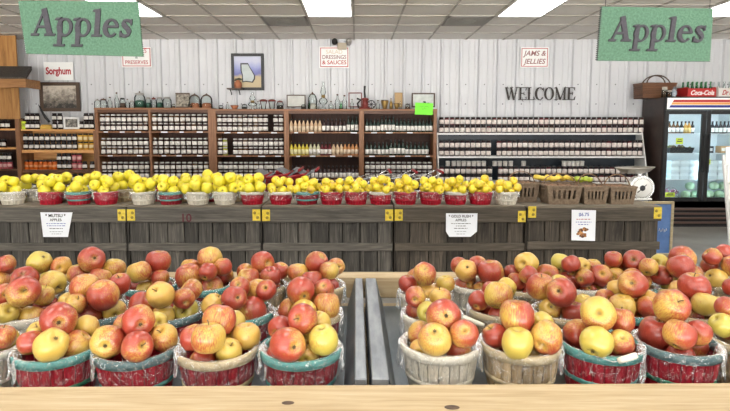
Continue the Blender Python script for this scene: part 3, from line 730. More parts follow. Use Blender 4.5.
def glyph_obj(ch, table, parent, x, y, z, h, depth, mats, slant=0.0, shadow=None, twigs=0):
    w, polys = table[ch]; b = MB()
    for k_, pg in enumerate(polys):
        yo = -.00012*(k_+1)
        ar = sum(pg[i][0]*pg[(i+1) % len(pg)][1]-pg[(i+1) % len(pg)][0]*pg[i][1] for i in range(len(pg)))
        if ar > 0: pg = pg
        q = [((px+slant*py)*h, py*h) for px, py in pg]
        b.prism(q if ar > 0 else q[::-1], yo, depth+yo, 0)
        if shadow: b.prism([(a+shadow[0]*h, c+shadow[1]*h) for a, c in (q if ar > 0 else q[::-1])], depth*.75+yo, depth*1.5+yo, 1)
    for k in range(twigs):
        pg = random.choice(polys); cx = sum(p[0] for p in pg)/len(pg)*h; cz = sum(p[1] for p in pg)/len(pg)*h
        a = random.uniform(0, 6.28); l = random.uniform(.10, .22)*h
        b.tube([(cx, .006, cz), (cx+l*math.cos(a)*.6, .004, cz+l*math.sin(a)*.6), (cx+l*math.cos(a+.3), -.004, cz+l*math.sin(a+.3))], [.004,.003,.0015], 5)
    return b.obj('letter', mats, parent, (x, y, z)), w*h

# ================================================================== BIG GREEN SIGNS
m_burlap = mat('green_sign_fabric', (.10,.32,.20), .9); t_ = NT(m_burlap); v_ = t_.coord('Object', (1,1,1))
f_ = t_.noise(v_, 90, 4, .7); t_.l(t_.ramp(f_, [(.3, (.040,.092,.058)), (.5, (.066,.142,.090)), (.75, (.115,.205,.14))]), t_.b.inputs['Base Color']); t_.bump(f_, .35, .004)
m_let = speckle('grey_purple_letter_face', (.020,.018,.025), (.037,.033,.043), 60, .7)
m_letsh = mat('letter_shadow_black', (.02,.018,.022), .7)
def green_sign(cor, Y, label, letters, edge_dark):
    """cor: pixel corners tl, tr, br, bl"""
    tl, tr, br, bl = [P(x, y, Y) for x, y in cor]
    ctr = (tl+tr+br+bl)/4; ux = ((tr-tl)+(br-bl))/2; ang = math.atan2(ux.z, ux.x)
    t = thing('hanging_sign', label, 'sign', ctr, (0, -ang, 0), 'green apples signs hanging from the ceiling')
    R = Matrix.Rotation(-ang, 3, 'Y').inverted()
    c = [R @ (p-ctr) for p in (tl, tr, br, bl)]
    # outline with saw-toothed ends
    def side(a, b_, n, amp):
        out = []
        for i in range(n):
            f = i/n; p = a.lerp(b_, f); out.append((p.x, p.z)); p2 = a.lerp(b_, f+.5/n); out.append((p2.x+amp, p2.z))
        return out
    poly = [(c[0].x, c[0].z), (c[1].x, c[1].z)] + side(c[1], c[2], 26, -.006) + [(c[2].x, c[2].z), (c[3].x, c[3].z)] + side(c[3], c[0], 26, .006)
    b = MB(); b.prism(poly[::-1], 0, .012); b.obj('sign_board', m_burlap, t)
    b = MB()
    if edge_dark: 
        for k in range(26):
            p = c[0].lerp(c[3], (k+.5)/26); b.box(p.x-.004, p.x+.006, -.0012, .0128, p.z-.002, p.z+.002)
        b.obj('edge_stitching', M['black'], t)
    for q, s in ((c[0], 1), (c[1], -1)):
        b = MB(); b.lathe([(0,-.003),(.008,-.003),(.010,.0)], 14, M=Matrix.Translation((q.x+s*.022, -.001, q.z-.022)) @ Matrix.Rotation(PI/2, 4, 'X')); b.obj('grommet', M['black'], t)
        b = MB(); zt = ZC - ctr.z; b.tube([(q.x+s*.022, .002, q.z-.02), (q.x+s*.022-.0, .006, zt)], .0015, 6); b.obj('hanging_cord', M['ink'], t)
    for ch, px, py, hh, xs in letters:
        p = R @ (P(px, py, Y)-ctr)
        o, w = glyph_obj(ch, GL, t, p.x, -.0065, p.z, hh, .006, [m_let, m_letsh], .10, (-.03, -.025)); o.scale.x = .93
    return t
Ys = 2.9
h_px = (EYE*0+1)
def hpx(n, Y): return n*Y/F*1.01
def lets(x0, y0, x1, y1, size):
    """word laid along a baseline from (x0,y0) to (x1,y1)"""
    out = []; word = 'Apples'; adv = [.93, .72, .76, .42, .68, .6]; tot = sum(adv); x = 0
    for ch, a in zip(word, adv):
        f = x/tot; out.append((ch, x0+(x1-x0)*f, y0+(y1-y0)*f, hpx(size, Ys), 1)); x += a
    return out
green_sign([(17.5,.5),(138.5,1.5),(143.5,56.5),(25.5,53.5)], Ys, 'green rough-textured sign lettered Apples hanging at the left of the ceiling', lets(31.5, 35.3, 134.5, 37.0, 25.6), False)
green_sign([(601.5,6.5),(714,8.5),(710.5,61.5),(597,60.5)], Ys, 'green rough-textured sign lettered Apples hanging at the right of the ceiling', lets(608.5, 41.0, 706, 41.9, 23.6), True)

# ================================================================== CRATES
CYF = 4.75; ZCR = .80
def crate(px0, px1, y_off, mats, label, tags, ten=False, rail_dy=0.0):
    Y = CYF+y_off
    x0 = P(px0, 207.5, Y).x; x1 = P(px1, 207.5, Y).x; w = x1-x0; D = 1.12; cx = (x0+x1)/2
    t = thing('apple_crate', label, 'crate', (cx, Y, 0), group='wooden bulk crates')
    mz, mx = mats
    b = MB(); n = 8; ws = [random.uniform(.8, 1.2) for _ in range(n)]; s = sum(ws); xx = -w/2+.012
    for q in ws:
        ww = q/s*(w-.024); b.box(xx+.005, xx+ww-.005, .022, .042, .10+random.uniform(-.01, .01), .79, b=.002); xx += ww
    b.obj('front_slats', mz, t)
    b = MB(); b.box(-w/2+.01, w/2-.01, .0435, .046, .1, .78); b.obj('slat_gap_shade', M['dark'], t)  # dark sheet added as the shade seen between the slats
    for sg in (-1, 1):
        b = MB(); k = 7
        for i in range(k):
            a = .05+(D-.1)*i/k; xo = sg*w/2; b.box(xo, xo-sg*.02, a+.004, a+(D-.1)/k-.004, .10, .79, b=.002)
        b.obj('side_slats', mz, t)
        for yy in (.05, D-.05):
            b = MB(); b.box(sg*(w/2-.022), sg*(w/2-.075), yy, yy+(.05 if yy < .5 else -.05), .0, .785, b=.003); b.obj('corner_post', mz, t)
    b = MB(); b.box(-w/2+.01, w/2-.01, D-.03, D, .10, .79, b=.002); b.obj('back_panel', mz, t)
    zt0 = ZCR-.004; zt1 = P(356, 222.5+rail_dy, Y).z
    b = MB(); b.box(-w/2, w/2, 0, .021, zt1, zt0, b=.003); b.obj('top_rail', mx, t)
    z0, z1 = P(356, 243.3+rail_dy, Y).z, P(356, 251+rail_dy, Y).z
    b = MB(); b.box(-w/2+.004, w/2-.004, -.004, .021, z1, z0, b=.003); b.obj('middle_rail', mx, t)
    b = MB(); b.box(-w/2, w/2, 0, .021, .08, .20, b=.003); b.obj('bottom_rail', mx, t)
    b = MB(); k = 7; xx = 0
    for i in range(k):
        a = .001+(D-.002)*i/k; b.box(-w/2, w/2, a+.003, a+(D-.002)/k-.003, ZCR-.003, ZCR+.014, b=.003)
    b.obj('top_boards', M['crate_top'], t)
    for sx, dz in tags:
        b = MB(); zz = P(356, 215+dz, Y).z; hh = .052
        xo = sx*(w/2-.036); b.box(xo-.036, xo+.036, -.004, -.001, zz-hh, zz+hh, b=.008)
        b.sphere((xo+sx*-.015, -.006, zz+.02), .014, 10, 1, (1,.3,1)); b.sphere((xo+.01, -.006, zz-.022), .014, 10, 1, (1,.3,1))
        b.obj('corner_gusset', [m_yel, m_yel2], t, label='yellow plastic corner gusset')
    if ten: pass
    return t, x0, x1, Y
m_yel = speckle('yellow_plastic', (.62,.45,.03), (.80,.62,.06), 40, .5); m_yel2 = mat('olive_mark', (.30,.22,.03), .6)
GC = (M['crate'], M['crate_x']); DC = (M['crate_dark'], M['crate_dark_x'])
CR = []
CR.append(crate(-9, 125.3, 0, GC, 'weathered grey wooden crate at the left with white apple sign pinned on', [(1, 0)]))
CR.append(crate(126.8, 260.3, 0, GC, 'weathered grey wooden crate marked 10 in dark red on its rail', [(-1, 0), (1, 0)]))
CR.append(crate(262, 393.2, 0, GC, 'weathered grey wooden crate in the middle with no sign or mark', [(-1, .3), (1, 0)]))
CR.append(crate(394.8, 526, 0, DC, 'weathered brown wooden crate with the cut-cornered white apple sign', [(-1, 0), (1, 1.5)]))
CR.append(crate(528.2, 662, -.03, DC, 'weathered brown wooden crate at the right with the nut sign', [(-1, -3), (1, -2)], rail_dy=-1.5))
me = text_mesh('10', .105, mat('dark_red_stencil', (.085,.014,.022), .8), 'stencil', .0008, .002)
link('stencilled_number', me, CR[1][0], (P(186, 218, CYF).x-CR[1][0].location.x, -.001, P(186, 218.3, CYF).z), (PI/2, 0, 0))

# paper signs on the crates
def paper(px, label, cat='paper sign', Y=CYF, kind='a'):
    (ax, ay), (bx_, by), (cx_, cy_), (dx, dy) = px
    q = [P(x, y, Y-.0065) for x, y in px]; c = sum(q, Vector())/4
    t = thing('paper_sign', label, cat, c, group='paper signs on the crates')
    b = MB()
    if kind == 'b':
        pl = [(p-c) for p in q]; poly = [(pl[0].x,pl[0].z),(pl[1].x,pl[1].z),(pl[1].x-.002,pl[1].z*.0-.06),(pl[2].x,pl[2].z),(pl[3].x,pl[3].z),(pl[0].x+.002,-.06)]
    else: poly = [(p.x-c.x, p.z-c.z) for p in q]
    b.prism(poly[::-1], -.0008, .0008); b.obj('sheet', M['paper'], t)
    return t
def textlines(t, rows, w):
    """small unreadable print: rows of short dark dashes"""
    for z, fr, m_ in rows:
        b = MB(); x = -w*fr/2
        while x < w*fr/2:
            l = random.uniform(.010, .03); b.box(x, min(x+l, w*fr/2), -.0016, -.0009, z-.003, z+.003); x += l+.007
        b.obj('printed_line', m_, t)
t = paper([(40.3,212.3),(72.5,212.3),(68,237),(43.2,237)], 'white paper sign reading Mutsu apples on the leftmost crate')
text('* MUTSU *', t, 0, -.0012, .082, .040, M['ink'], offset=.0008); text('APPLES', t, 0, -.0012, .043, .034, M['ink'], offset=.0004)
textlines(t, [(.010,.8,M['blueink']),(-.010,.75,M['blueink']),(-.036,.55,M['ink']),(-.064,.55,M['greyink']),(-.085,.4,M['greyink'])], .22)
t = paper([(446,213.3),(477.5,213.3),(470.5,236.8),(449.3,236.8)], 'white paper sign reading Gold Rush apples on the brown crate', kind='b')
text('* GOLD RUSH *', t, 0, -.0012, .080, .032, M['ink'], offset=.0006); text('APPLES', t, 0, -.0012, .045, .032, M['ink'], offset=.0004)
textlines(t, [(.014,.8,M['ink']),(-.008,.4,M['ink']),(-.03,.55,M['ink']),(-.058,.5,M['greyink']),(-.082,.35,M['greyink'])], .22)
t = paper([(571.7,209.8),(596,210.2),(595,241),(571.3,240.3)], 'white card with price and picture of nuts on rightmost crate', Y=CYF-.04)
text('$6.75', t, 0, -.0012, .098, .042, M['blueink'], offset=.0006)
textlines(t, [(.056,.7,M['redink']),(.030,.75,M['blueink']),(.008,.5,M['blueink'])], .19)
b = MB()
for k in range(26):
    a = random.uniform(0, 6.28); r = math.sqrt(random.random())*.05
    b.sphere((r*math.cos(a)*1.05, -.0012, -.066+r*math.sin(a)*.8), .013, 8, k % 3, (1.2, .12, .8))
b.obj('nut_picture', [mat('nut_brown', (.30,.12,.04), .7), mat('nut_dark', (.12,.045,.02), .7), mat('nut_tan', (.55,.27,.10), .7)], t)

# ================================================================== YELLOW APPLES ON THE CRATES
ZB = ZCR+.014
KY = {k: basket_parts(*KINDS[k], Rt=.107, Rb=.088, H=.118) for k in ('red_teal','red_red','white','natural','red_tan','maroon_teal','red_film')}
FY = [film_mesh(40+s, .107, .118, .06) for s in range(4)]
YL = [(13,'white','white-washed',0,1),(51,'red_red','dark red',0,1),(79,'red_teal','red teal-rimmed',0,1),(106,'red_red','bright red',0,1),(143.5,'white','white-washed',0,1),(171,'maroon_teal','dark red film-covered',0,1),(198,'white','white-washed',0,1),(225,'white','white-washed',0,1),(252.5,'red_film','red pale-rimmed',0,1),
      (281,'red_film','red pale-rimmed',0,0),(307,'maroon_teal','dark red teal-rimmed',0,0),(331.5,'red_red','red',0,0),(356,'red_red','red',0,0),(380.5,'red_film','red pale-rimmed',0,0),(405.5,'red_red','red',0,0),(431,'red_red','bright red',0,0),(455.5,'red_film','red pale-rimmed',0,0),(480.5,'red_red','bright red',0,0),(506,'white','white-washed',0,0),
      (34,'white','white-washed',1,1),(62,'natural','bare wood',1,1),(91,'white','white-washed',1,1),(124,'natural','bare wood',1,1),(157,'red_red','red',1,1),(185,'natural','bare wood',1,1),(212,'red_teal','red teal-rimmed',1,1),(239,'natural','bare wood',1,1)]
ny = 0
front_i = back_i = 0
for i, (px, kind, kw, back, big) in enumerate(YL):
    Y = CYF+.135 if not back else CYF+.36
    c = P(px, 195, Y); x = c.x
    if back: back_i += 1; ph = f"{ORD[back_i-1]} basket from left in crate-top back row"
    else: front_i += 1; ph = f"{ORD[front_i-1]} basket from left along the crate fronts"
    make_basket(x, Y, ZB, kind, f"{kw} wooden basket of {'large yellow-green' if big else 'small golden'} apples, {ph.replace(' basket', '')}", FY[i % 4] if kind != 'natural' or True else None, KY, 'yellow apple baskets on the crates', rot=random.uniform(0, 6.28))
    rim = ZB+.118; R = .107; r0 = .0515 if big else .0385
    pile = []; floor = rim-.035
    hs = 0
    while len(pile) < (17 if big else 22):
        best = None
        for s in range(140):
            r = r0*rng.uniform(.92, 1.08); ang = rng.uniform(0, 6.283); rad = math.sqrt(rng.uniform(0, 1))*(R-.1*r)
            xx, yy = rad*math.cos(ang), rad*math.sin(ang); z = floor+r*.86
            for (ax, ay, az, ar) in pile:
                dh = math.hypot(ax-xx, ay-yy); s_ = (ar+r)*1.01
                if dh < s_: z = max(z, az+math.sqrt(s_*s_-dh*dh)*.97)
            lim = R-.012-r*.70 if z < rim+r*.55 else R+.016-(z-rim)*.50
            if rad > lim: continue
            if best is None or z < best[2]: best = (xx, yy, z, r)
        if best is None or best[2] > rim+(.135 if big else .118): break
        pile.append(best)
    vis = []
    P_ = np.array([(x+a, Y+b_, z) for a, b_, z, r in pile]); R_ = np.array([q[3] for q in pile])
    for k in range(len(pile)):
        if back and pile[k][2] < rim+.03: continue
        oth = np.delete(P_, k, 0); orr = np.delete(R_, k)
        seen = sum(not occluded(P_[k]+np.array(RT)*ox*R_[k]+np.array(UP)*oz*R_[k], R_[k], oth, orr, 0) for ox, oz in ((0,0),(.7,0),(-.7,0),(0,.75),(.5,.5),(-.5,.5)))
        if seen and pile[k][1] < .06 + (.03 if pile[k][2] > rim+.06 else 0): vis.append(k)
    vis.sort(key=lambda k: pix(P_[k])[0])
    for j, k in enumerate(vis):
        c_ = 'yg'
        pos = 'leftmost' if j == 0 else ('rightmost' if j == len(vis)-1 else ORD[j]+' from left')
        lab = f"{'large yellow-green' if big else 'small golden'} apple, {pos} in {ph}"
        o = place_apple('yellow_apple', P_[k], R_[k], 'yg', lab, 'apple', 'yellow apples in the ' + ph)
        if big: o.color = (random.uniform(.0, .14), random.uniform(-.0, .12), random.random(), 1)
        else: o.color = (random.uniform(.06, .25), random.uniform(.12, .42), random.random(), 1)
        ny += 1
print('yellow apples', ny)
# ================================================================== FIBRE BASKETS, SCALE, BOARD, EASEL
m_fib = speckle('brown_moulded_fibre', (.15,.105,.07), (.25,.185,.125), 50, .9, bump=.2)
m_fibh = mat('handle_wood_dark', (.22,.13,.07), .7)
def fibre_basket(px0, px1, ytop, ybot, Y, label, rotz=0.0, handle_lean=0.0):
    p0, p1 = P(px0, ytop, Y), P(px1, ytop, Y); zt = p0.z-ZB; w = p1.x-p0.x; d = w*1.15 if w < .3 else w*.8
    H = P(px0, ytop, Y).z-ZB
    t = thing('berry_basket', label, 'basket', ((p0.x+p1.x)/2, Y+d/2, ZB), (0, 0, rotz), 'brown fibre baskets on the rightmost crate')
    wt, dt = w/2, d/2; wb, db = wt*.84, dt*.84
    b = MB()
    def wall_(ax, sg):
        # wall as grid with slots: columns alternate solid and slotted
        nC = 13; 
        for i in range(nC):
            u0, u1 = -1+2*i/nC, -1+2*(i+1)/nC
            slot = 2 <= i <= nC-3 and i % 2 == 0
            for (v0, v1) in (((0, .30), (.78, 1)) if slot else ((0, 1),)):
                vs = []
                for thick in (0, .004):
                    for u, v in ((u0, v0), (u1, v0), (u1, v1), (u0, v1)):
                        W = wb+(wt-wb)*v-thick; D_ = db+(dt-db)*v-thick
                        vs.append((u*W, sg*D_, v*H) if ax == 'y' else (sg*W, u*D_, v*H))
                b.add(vs, [(0,1,2,3),(7,6,5,4),(0,4,5,1),(1,5,6,2),(2,6,7,3),(3,7,4,0)])
    for sg in (-1, 1): wall_('y', sg); wall_('x', sg)
    b.box(-wb, wb, -db, db, 0, .004); b.obj('basket_body', m_fib, t)
    b = MB()
    for sg in (-1, 1):
        b.box(-wt-.004, wt+.004, sg*dt-.005, sg*dt+.005, H-.012, H+.004, b=.002); b.box(sg*wt-.005, sg*wt+.005, -dt, dt, H-.012, H+.004, b=.002)
    b.obj('rim', m_fib, t)
    b = MB(); n = 16; pts = []
    for k in range(n+1):
        a = PI*k/n; pts.append((-(wt+.001)*math.cos(a), handle_lean*math.sin(a), H-.02+(.105+.02)*math.sin(a)))
    for i in range(n):
        a_, c_ = Vector(pts[i]), Vector(pts[i+1]); dd = Vector((0, .010, 0)); nn = Vector((0,0,.0035))
        b.add([a_-dd-nn, a_+dd-nn, a_+dd+nn, a_-dd+nn, c_-dd-nn, c_+dd-nn, c_+dd+nn, c_-dd+nn], [(0,1,5,4),(1,2,6,5),(2,3,7,6),(3,0,4,7)])
    b.obj('handle', m_fibh, t)
    return t, H, wt, dt
FB = []
FB.append(fibre_basket(511.5, 540, 183.5, 203, CYF+.22, 'brown slotted fibre basket behind, next to the white basket'))
FB.append(fibre_basket(547.5, 583, 186, 206, CYF+.06, 'large brown slotted fibre basket holding yellow squash, leftmost of the front three', handle_lean=.02))
FB.append(fibre_basket(584, 609.5, 187, 206, CYF+.06, 'brown slotted fibre basket, middle of the front three', handle_lean=.05))
FB.append(fibre_basket(611, 637.5, 187, 206, CYF+.06, 'brown slotted fibre basket beside the white scale', handle_lean=.0))
m_sq = speckle('yellow_squash_skin', (.72,.50,.04), (.85,.66,.12), 20, .4); m_gr = speckle('green_pepper_skin', (.30,.42,.03), (.55,.60,.08), 14, .35); m_pec = speckle('brown_nut_shell', (.16,.08,.04), (.30,.17,.09), 30, .6)
def squash_mesh(name, m_, L_=.11, r=.027):
    b = MB(); Mx = Matrix.Rotation(PI/2, 4, 'Y')
    b.lathe([(0,-L_/2),(r*.7,-L_*.46),(r,-L_*.28),(r*.95,0),(r*.7,L_*.25),(r*.45,L_*.42),(r*.3,L_*.5),(0,L_*.5)], 14, M=Mx)
    return b.mesh(name, m_)
SQ = squash_mesh('yellow_squash', m_sq); GP = squash_mesh('green_pepper', m_gr, .08, .028); PN = squash_mesh('pecan', m_pec, .04, .0125)
k = 0
# a flat fibre tray of yellow squash and green peppers behind the baskets
ct = thing('produce_tray', 'low brown tray of yellow squash and green peppers behind the fibre baskets', 'tray', (P(566, 180, CYF+.62).x, CYF+.62, ZB))
b = MB(); zt_ = P(566, 182, CYF+.62).z-ZB; b.box(-.29, .29, -.13, .13, 0, .006); 
for sg in (-1, 1): b.box(-.29, .29, sg*.13-.004, sg*.13+.004, 0, zt_-.01); b.box(sg*.29-.004, sg*.29+.004, -.13, .13, 0, zt_-.01)
b.box(-.285, .285, -.125, .125, .006, zt_-.035); b.obj('tray_body', m_fib, ct)
for i, px in enumerate((539, 545, 550, 555, 559.5, 564, 568, 571)):
    p = P(px, 177.5+(i % 2)*1.2, CYF+.55+(i % 3)*.05)
    o = link('yellow_squash', SQ, None, p, (random.uniform(-.2,.2), random.uniform(-.3,.3), random.uniform(-.7,.7)))
    tag(o, f'yellow squash, {ORD[i]} from left in the tray behind the brown baskets', 'squash', 'yellow squash in the tray')
for i, px in enumerate((577.5, 582, 586, 590)):
    p = P(px, 178.5+(i % 2)*1.0, CYF+.56+(i % 2)*.05)
    o = link('green_pepper', GP, None, p, (0, random.uniform(-.3,.3), random.uniform(-.9,.9)))
    tag(o, f'yellowish green pepper, {ORD[i]} from left in the tray behind the brown baskets', 'pepper', 'green peppers in the tray')
for bi, (t, H, wt, dt) in enumerate(FB):
    b = MB(); b.box(-wt*.93, wt*.93, -dt*.93, dt*.93, H-.045, H-.018, b=.006); o = b.obj('nut_fill', m_pec, t, label='brown nuts filling the basket')
    o['kind'] = 'stuff'
    b = MB()
    for k in range(46):
        Mx = Matrix.Translation((random.uniform(-.82,.82)*wt, random.uniform(-.82,.82)*dt, H-.014+random.uniform(-.003,.006))) @ Euler((0, random.uniform(-.3,.3), random.uniform(0,3.1))).to_matrix().to_4x4()
        b.lathe([(0,-.019),(.009,-.012),(.012,0),(.009,.012),(0,.019)], 8, M=Mx @ Matrix.Rotation(PI/2, 4, 'Y'))
    o = b.obj('loose_nut_layer', m_pec, t); o['kind'] = 'stuff'

# --- dial scale
Ysc = CYF+.42
c = P(639.5, 187.6, Ysc); rd = 12.2/F*Ysc; zb = ZB
t = thing('produce_scale', 'white dial produce scale with a wide metal pan beside the fibre baskets', 'scale', (c.x, Ysc, zb+.0006))
m_enam = mat('white_enamel', (.78,.78,.75), .3); m_pan = mat('worn_steel_pan', (.50,.47,.42), .3, .9)
hz = c.z-zb; RX = Matrix.Rotation(PI/2, 4, 'X')
b = MB(); b.lathe([(0,.055),(rd*.9,.055),(rd,.04),(rd,-.03),(rd*.96,-.04),(0,-.04)][::-1], 36, M=Matrix.Translation((0,0,hz)) @ RX); b.obj('dial_housing', m_enam, t)
b = MB(); b.lathe([(rd*.90,.0555),(rd*.96,.0575),(rd*1.01,.052)], 36, M=Matrix.Translation((0,0,hz)) @ RX); b.obj('dial_bezel', M['chrome'], t)
b = MB()
for k in range(40):
    a = 2*PI*k/40; b.box(rd*.72, rd*(.84 if k % 5 else .87), -.0005, .0005, -.0015, .0015, M=Matrix.Translation((0,-.0565,hz)) @ Matrix.Rotation(a, 4, 'Y'))
b.obj('dial_ticks', M['ink'], t)
b = MB(); b.box(-.05, rd*.55, -.002, .0, -.004, .004, M=Matrix.Translation((0,-.058,hz)) @ Matrix.Rotation(2.4, 4, 'Y')); b.lathe([(0,.004),(.026,.004),(.028,0)], 18, M=Matrix.Translation((0,-.0565,hz)) @ RX); b.obj('needle_hub', M['ink'], t)
b = MB(); b.box(-.10, .10, -.06, .10, 0, .02, b=.006); b.box(-.05, .05, -.03, .06, .018, hz-rd*.8, b=.006); b.obj('scale_base', m_enam, t)
pc = P(636.5, 169.5, Ysc); pz = pc.z-zb; px_ = pc.x-c.x
b = MB(); b.box(-.02+px_*.3, .02+px_*.3, -.02, .02, hz+rd*.9, pz-.03, b=.004); b.obj('pan_stem', M['chrome'], t)
b = MB(); rp = 19.5/F*Ysc
b.lathe([(0,-.045),(rp*.35,-.043),(rp*.7,-.025),(rp*.95,.012),(rp,.02),(rp*.97,.02),(rp*.68,-.02),(rp*.33,-.038),(0,-.04)], 36, M=Matrix.Translation((px_, .03, pz)) @ Matrix.Rotation(-.03, 4, 'Y') @ Matrix.Diagonal((1, .72, 1, 1)))
b.obj('scale_pan', m_pan, t)

# --- blue board with pale wooden frame behind the crates
Yb = 6.0; xl, xr = P(640, 220, Yb).x, P(673.5, 220, Yb).x; zt_ = P(660, 201.5, Yb).z
t = thing('menu_board', 'blue board in pale wooden frame standing behind the rightmost crate', 'board', ((xl+xr)/2, Yb, 0))
w = (xr-xl)/2; fw = .03
b = MB(); b.box(-w+fw*.5, w-fw*.5, .005, .015, .05, zt_-fw*.5); m_blue = speckle('blue_board', (.10,.20,.47), (.15,.28,.58), 6, .5); b.obj('board_panel', m_blue, t)
for sg in (-1, 1): b = MB(); b.box(sg*w, sg*(w-fw), -.005, .025, 0, zt_, b=.003); b.obj('frame_post', M['tan'], t)
for z0 in (zt_-fw, .05): b = MB(); b.box(-w+fw+.0005, w-fw-.0005, -.004, .024, z0, z0+fw, b=.003); b.obj('frame_bar', M['tan'], t)
b = MB()
for k in range(5):
    p = P(659+k*1.7, 229.5+(k % 2)*1.2, Yb); b.tube([(p.x-t.location.x, .003, p.z-.018), (p.x-t.location.x+.008, .003, p.z+.012), (p.x-t.location.x+.014, .003, p.z-.012)], .0035, 5)
b.obj('chalk_mark', M['white'], t)

# --- white wooden slatted stand at the right edge
Ye = 4.9; a0, a1 = P(722.3, 155, Ye), P(728.5, 236, Ye)
dx = (a1.x-a0.x)/(a1.z-a0.z)
t = thing('display_rack', 'white wooden slatted rack leaning in at the far right edge', 'rack', (a0.x, Ye, 0))
x0b = -dx*a0.z
def lean(z): return (a0.x+dx*(z-a0.z))-a0.x
for k, (off, yy) in enumerate(((0, 0), (.62, 0), (0.30, .34), (.62, .34))):
    b = MB(); wv = .035
    z1 = a0.z+.0
    b.add([(lean(0)+off+sx*wv/2+wv/2, yy+sy*.011, 0) for sx, sy in ((-1,-1),(1,-1),(1,1),(-1,1))] + [(lean(z1)*(1 if off < .5 else -1)+off+sx*wv/2+wv/2, yy*.35+sy*.011, z1) for sx, sy in ((-1,-1),(1,-1),(1,1),(-1,1))], [(3,2,1,0),(4,5,6,7),(0,1,5,4),(1,2,6,5),(2,3,7,6),(3,0,4,7)])
    b.obj('leg', M['white'], t)
for k in range(7):
    z = .16+k*.17
    if z > a0.z-.03: break
    b = MB(); b.box(lean(z)+.004, .66, -.028, -.0125, z, z+.162, b=.003); b.obj('slat', M['white'], t)

# ================================================================== SHOPPING CARTS IN THE AISLE
def cart(x, Y, ztop, label, red, L_=.82, W=.5):
    """front of the basket towards -X, handle towards +X"""
    t = thing('shopping_cart', label, 'shopping cart', (x, Y, 0), group='shopping carts in the aisle')
    mB = M['redplastic'] if red else M['chrome']
    h0 = ztop; zf, zr_ = h0-.20, h0-.07
    if red:
        b = MB()
        vs = []
        for (xx, hw, zt, zb_) in ((0, W*.36, zf, zf-.20), (L_, W/2, zr_, zf-.26)):
            vs += [(xx+(.05 if xx == 0 else 0), -hw*.85, zb_), (xx+(.05 if xx == 0 else 0), hw*.85, zb_), (xx, hw, zt), (xx, -hw, zt)]
        b.add(vs, [(0,1,2,3)[::-1], (0,3,7,4), (1,5,6,2), (0,4,5,1), (4,5,6,7)]); b.obj('basket', mB, t)
        b = MB(); 
        loop = [(0,-W*.36,zf),(L_,-W/2,zr_),(L_,W/2,zr_),(0,W*.36,zf)]
        b.tube(loop, .016, 8, closed=True); b.obj('basket_rim', mB, t)
        b = MB()
        for k in range(9):
            f = (k+.5)/9; xx = L_*f; hw = W*.36+(W*.14)*f; zt = zf+(zr_-zf)*f
            for sg in (-1,): b.box(xx-.016, xx+.016, sg*hw*.97-.012, sg*hw*.97-.004, zt-.17, zt-.035)
        b.obj('basket_slot', mat('dark_red_slot', (.10,.004,.006), .6), t)
        b = MB(); b.add([(L_-.02,-W*.42,zr_-.02),(L_-.02,W*.42,zr_-.02),(L_-.16,W*.38,zr_+.06),(L_-.16,-W*.38,zr_+.06),(L_+.02,-W*.42,zr_-.02),(L_+.02,W*.42,zr_-.02),(L_-.12,W*.38,zr_+.06),(L_-.12,-W*.38,zr_+.06)], [(0,1,2,3),(7,6,5,4),(0,4,5,1),(2,6,7,3),(0,3,7,4),(1,2,6,5)]); b.obj('child_seat', M['grey'], t)
    else:
        b = MB()
        for k in range(12):
            f = k/11; xx = L_*f; hw = W*.36+W*.14*f; zt = zf+(zr_-zf)*f; zb_ = zf-.2-.06*f
            b.tube([(xx,-hw,zt),(xx,-hw*.85,zb_),(xx,hw*.85,zb_),(xx,hw,zt)], .0032, 5)
        for k in range(5):
            f = k/4
            b.tube([(0,-W*.36*(1-.15*f),zf-.2*f),(L_,-W/2*(1-.15*f),zr_-.39*f+.06*f)], .0032, 5); b.tube([(0,W*.36*(1-.15*f),zf-.2*f),(L_,W/2*(1-.15*f),zr_-.39*f+.06*f)], .0032, 5)
        for k in range(6):
            yy = -W*.3+W*.6*k/5; b.tube([(0,yy,zf),(.03,yy,zf-.2),(L_,yy,zf-.26)], .0032, 5)
        b.obj('basket', mB, t)
        b = MB(); b.tube([(0,-W*.36,zf),(L_,-W/2,zr_),(L_,W/2,zr_),(0,W*.36,zf)], .008, 8, closed=True); b.obj('basket_rim', mB, t)
    for sg in (-1, 1):
        b = MB(); b.tube([(L_-.10,sg*W*.46,zf-.3),(L_,sg*W*.48,zr_-.02),(L_+.14,sg*W*.47,h0-.02)], .012, 8); b.tube([(L_-.10,sg*W*.46,zf-.3),(L_-.05,sg*W*.44,.16),(.05,sg*W*.32,.14)], .012, 8); b.obj('side_frame', M['grey'] if red else M['chrome'], t)
    b = MB(); b.tube([(L_+.14,-W*.5,h0-.02),(L_+.14,W*.5,h0-.02)], .017, 10); b.obj('handle', M['redplastic'], t)
    for xx, hw in ((.10, W*.32), (L_-.06, W*.44)):
        for sg in (-1, 1):
            b = MB(); b.lathe([(0,-.012),(.055,-.012),(.06,-.006),(.06,.006),(.055,.012),(0,.012)], 18, M=Matrix.Translation((xx, sg*hw, .061)) @ Matrix.Rotation(PI/2, 4, 'X')); b.box(xx-.01, xx+.01, sg*hw+.014, sg*hw+.02, .06, .15); b.box(xx-.01, xx+.01, sg*hw-.02, sg*hw+.02, .13, .15); b.obj('caster', M['black'], t)
    return t
Yc = 6.9
zc1 = P(310, 167.5, Yc).z
cart(P(205, 176, Yc).x, Yc, zc1-.02, 'red plastic shopping cart, front one of the nested red carts', True, .84)
cart(P(225, 176, Yc).x, Yc+.0, zc1, 'red plastic shopping cart nested in the middle of the red carts', True, .86, .53)
cart(P(246, 176, Yc).x, Yc+.0, zc1+.0, 'red plastic shopping cart at the back of the nest, handle sticking out', True, .80, .56)
zc2 = P(380, 169.5, Yc).z
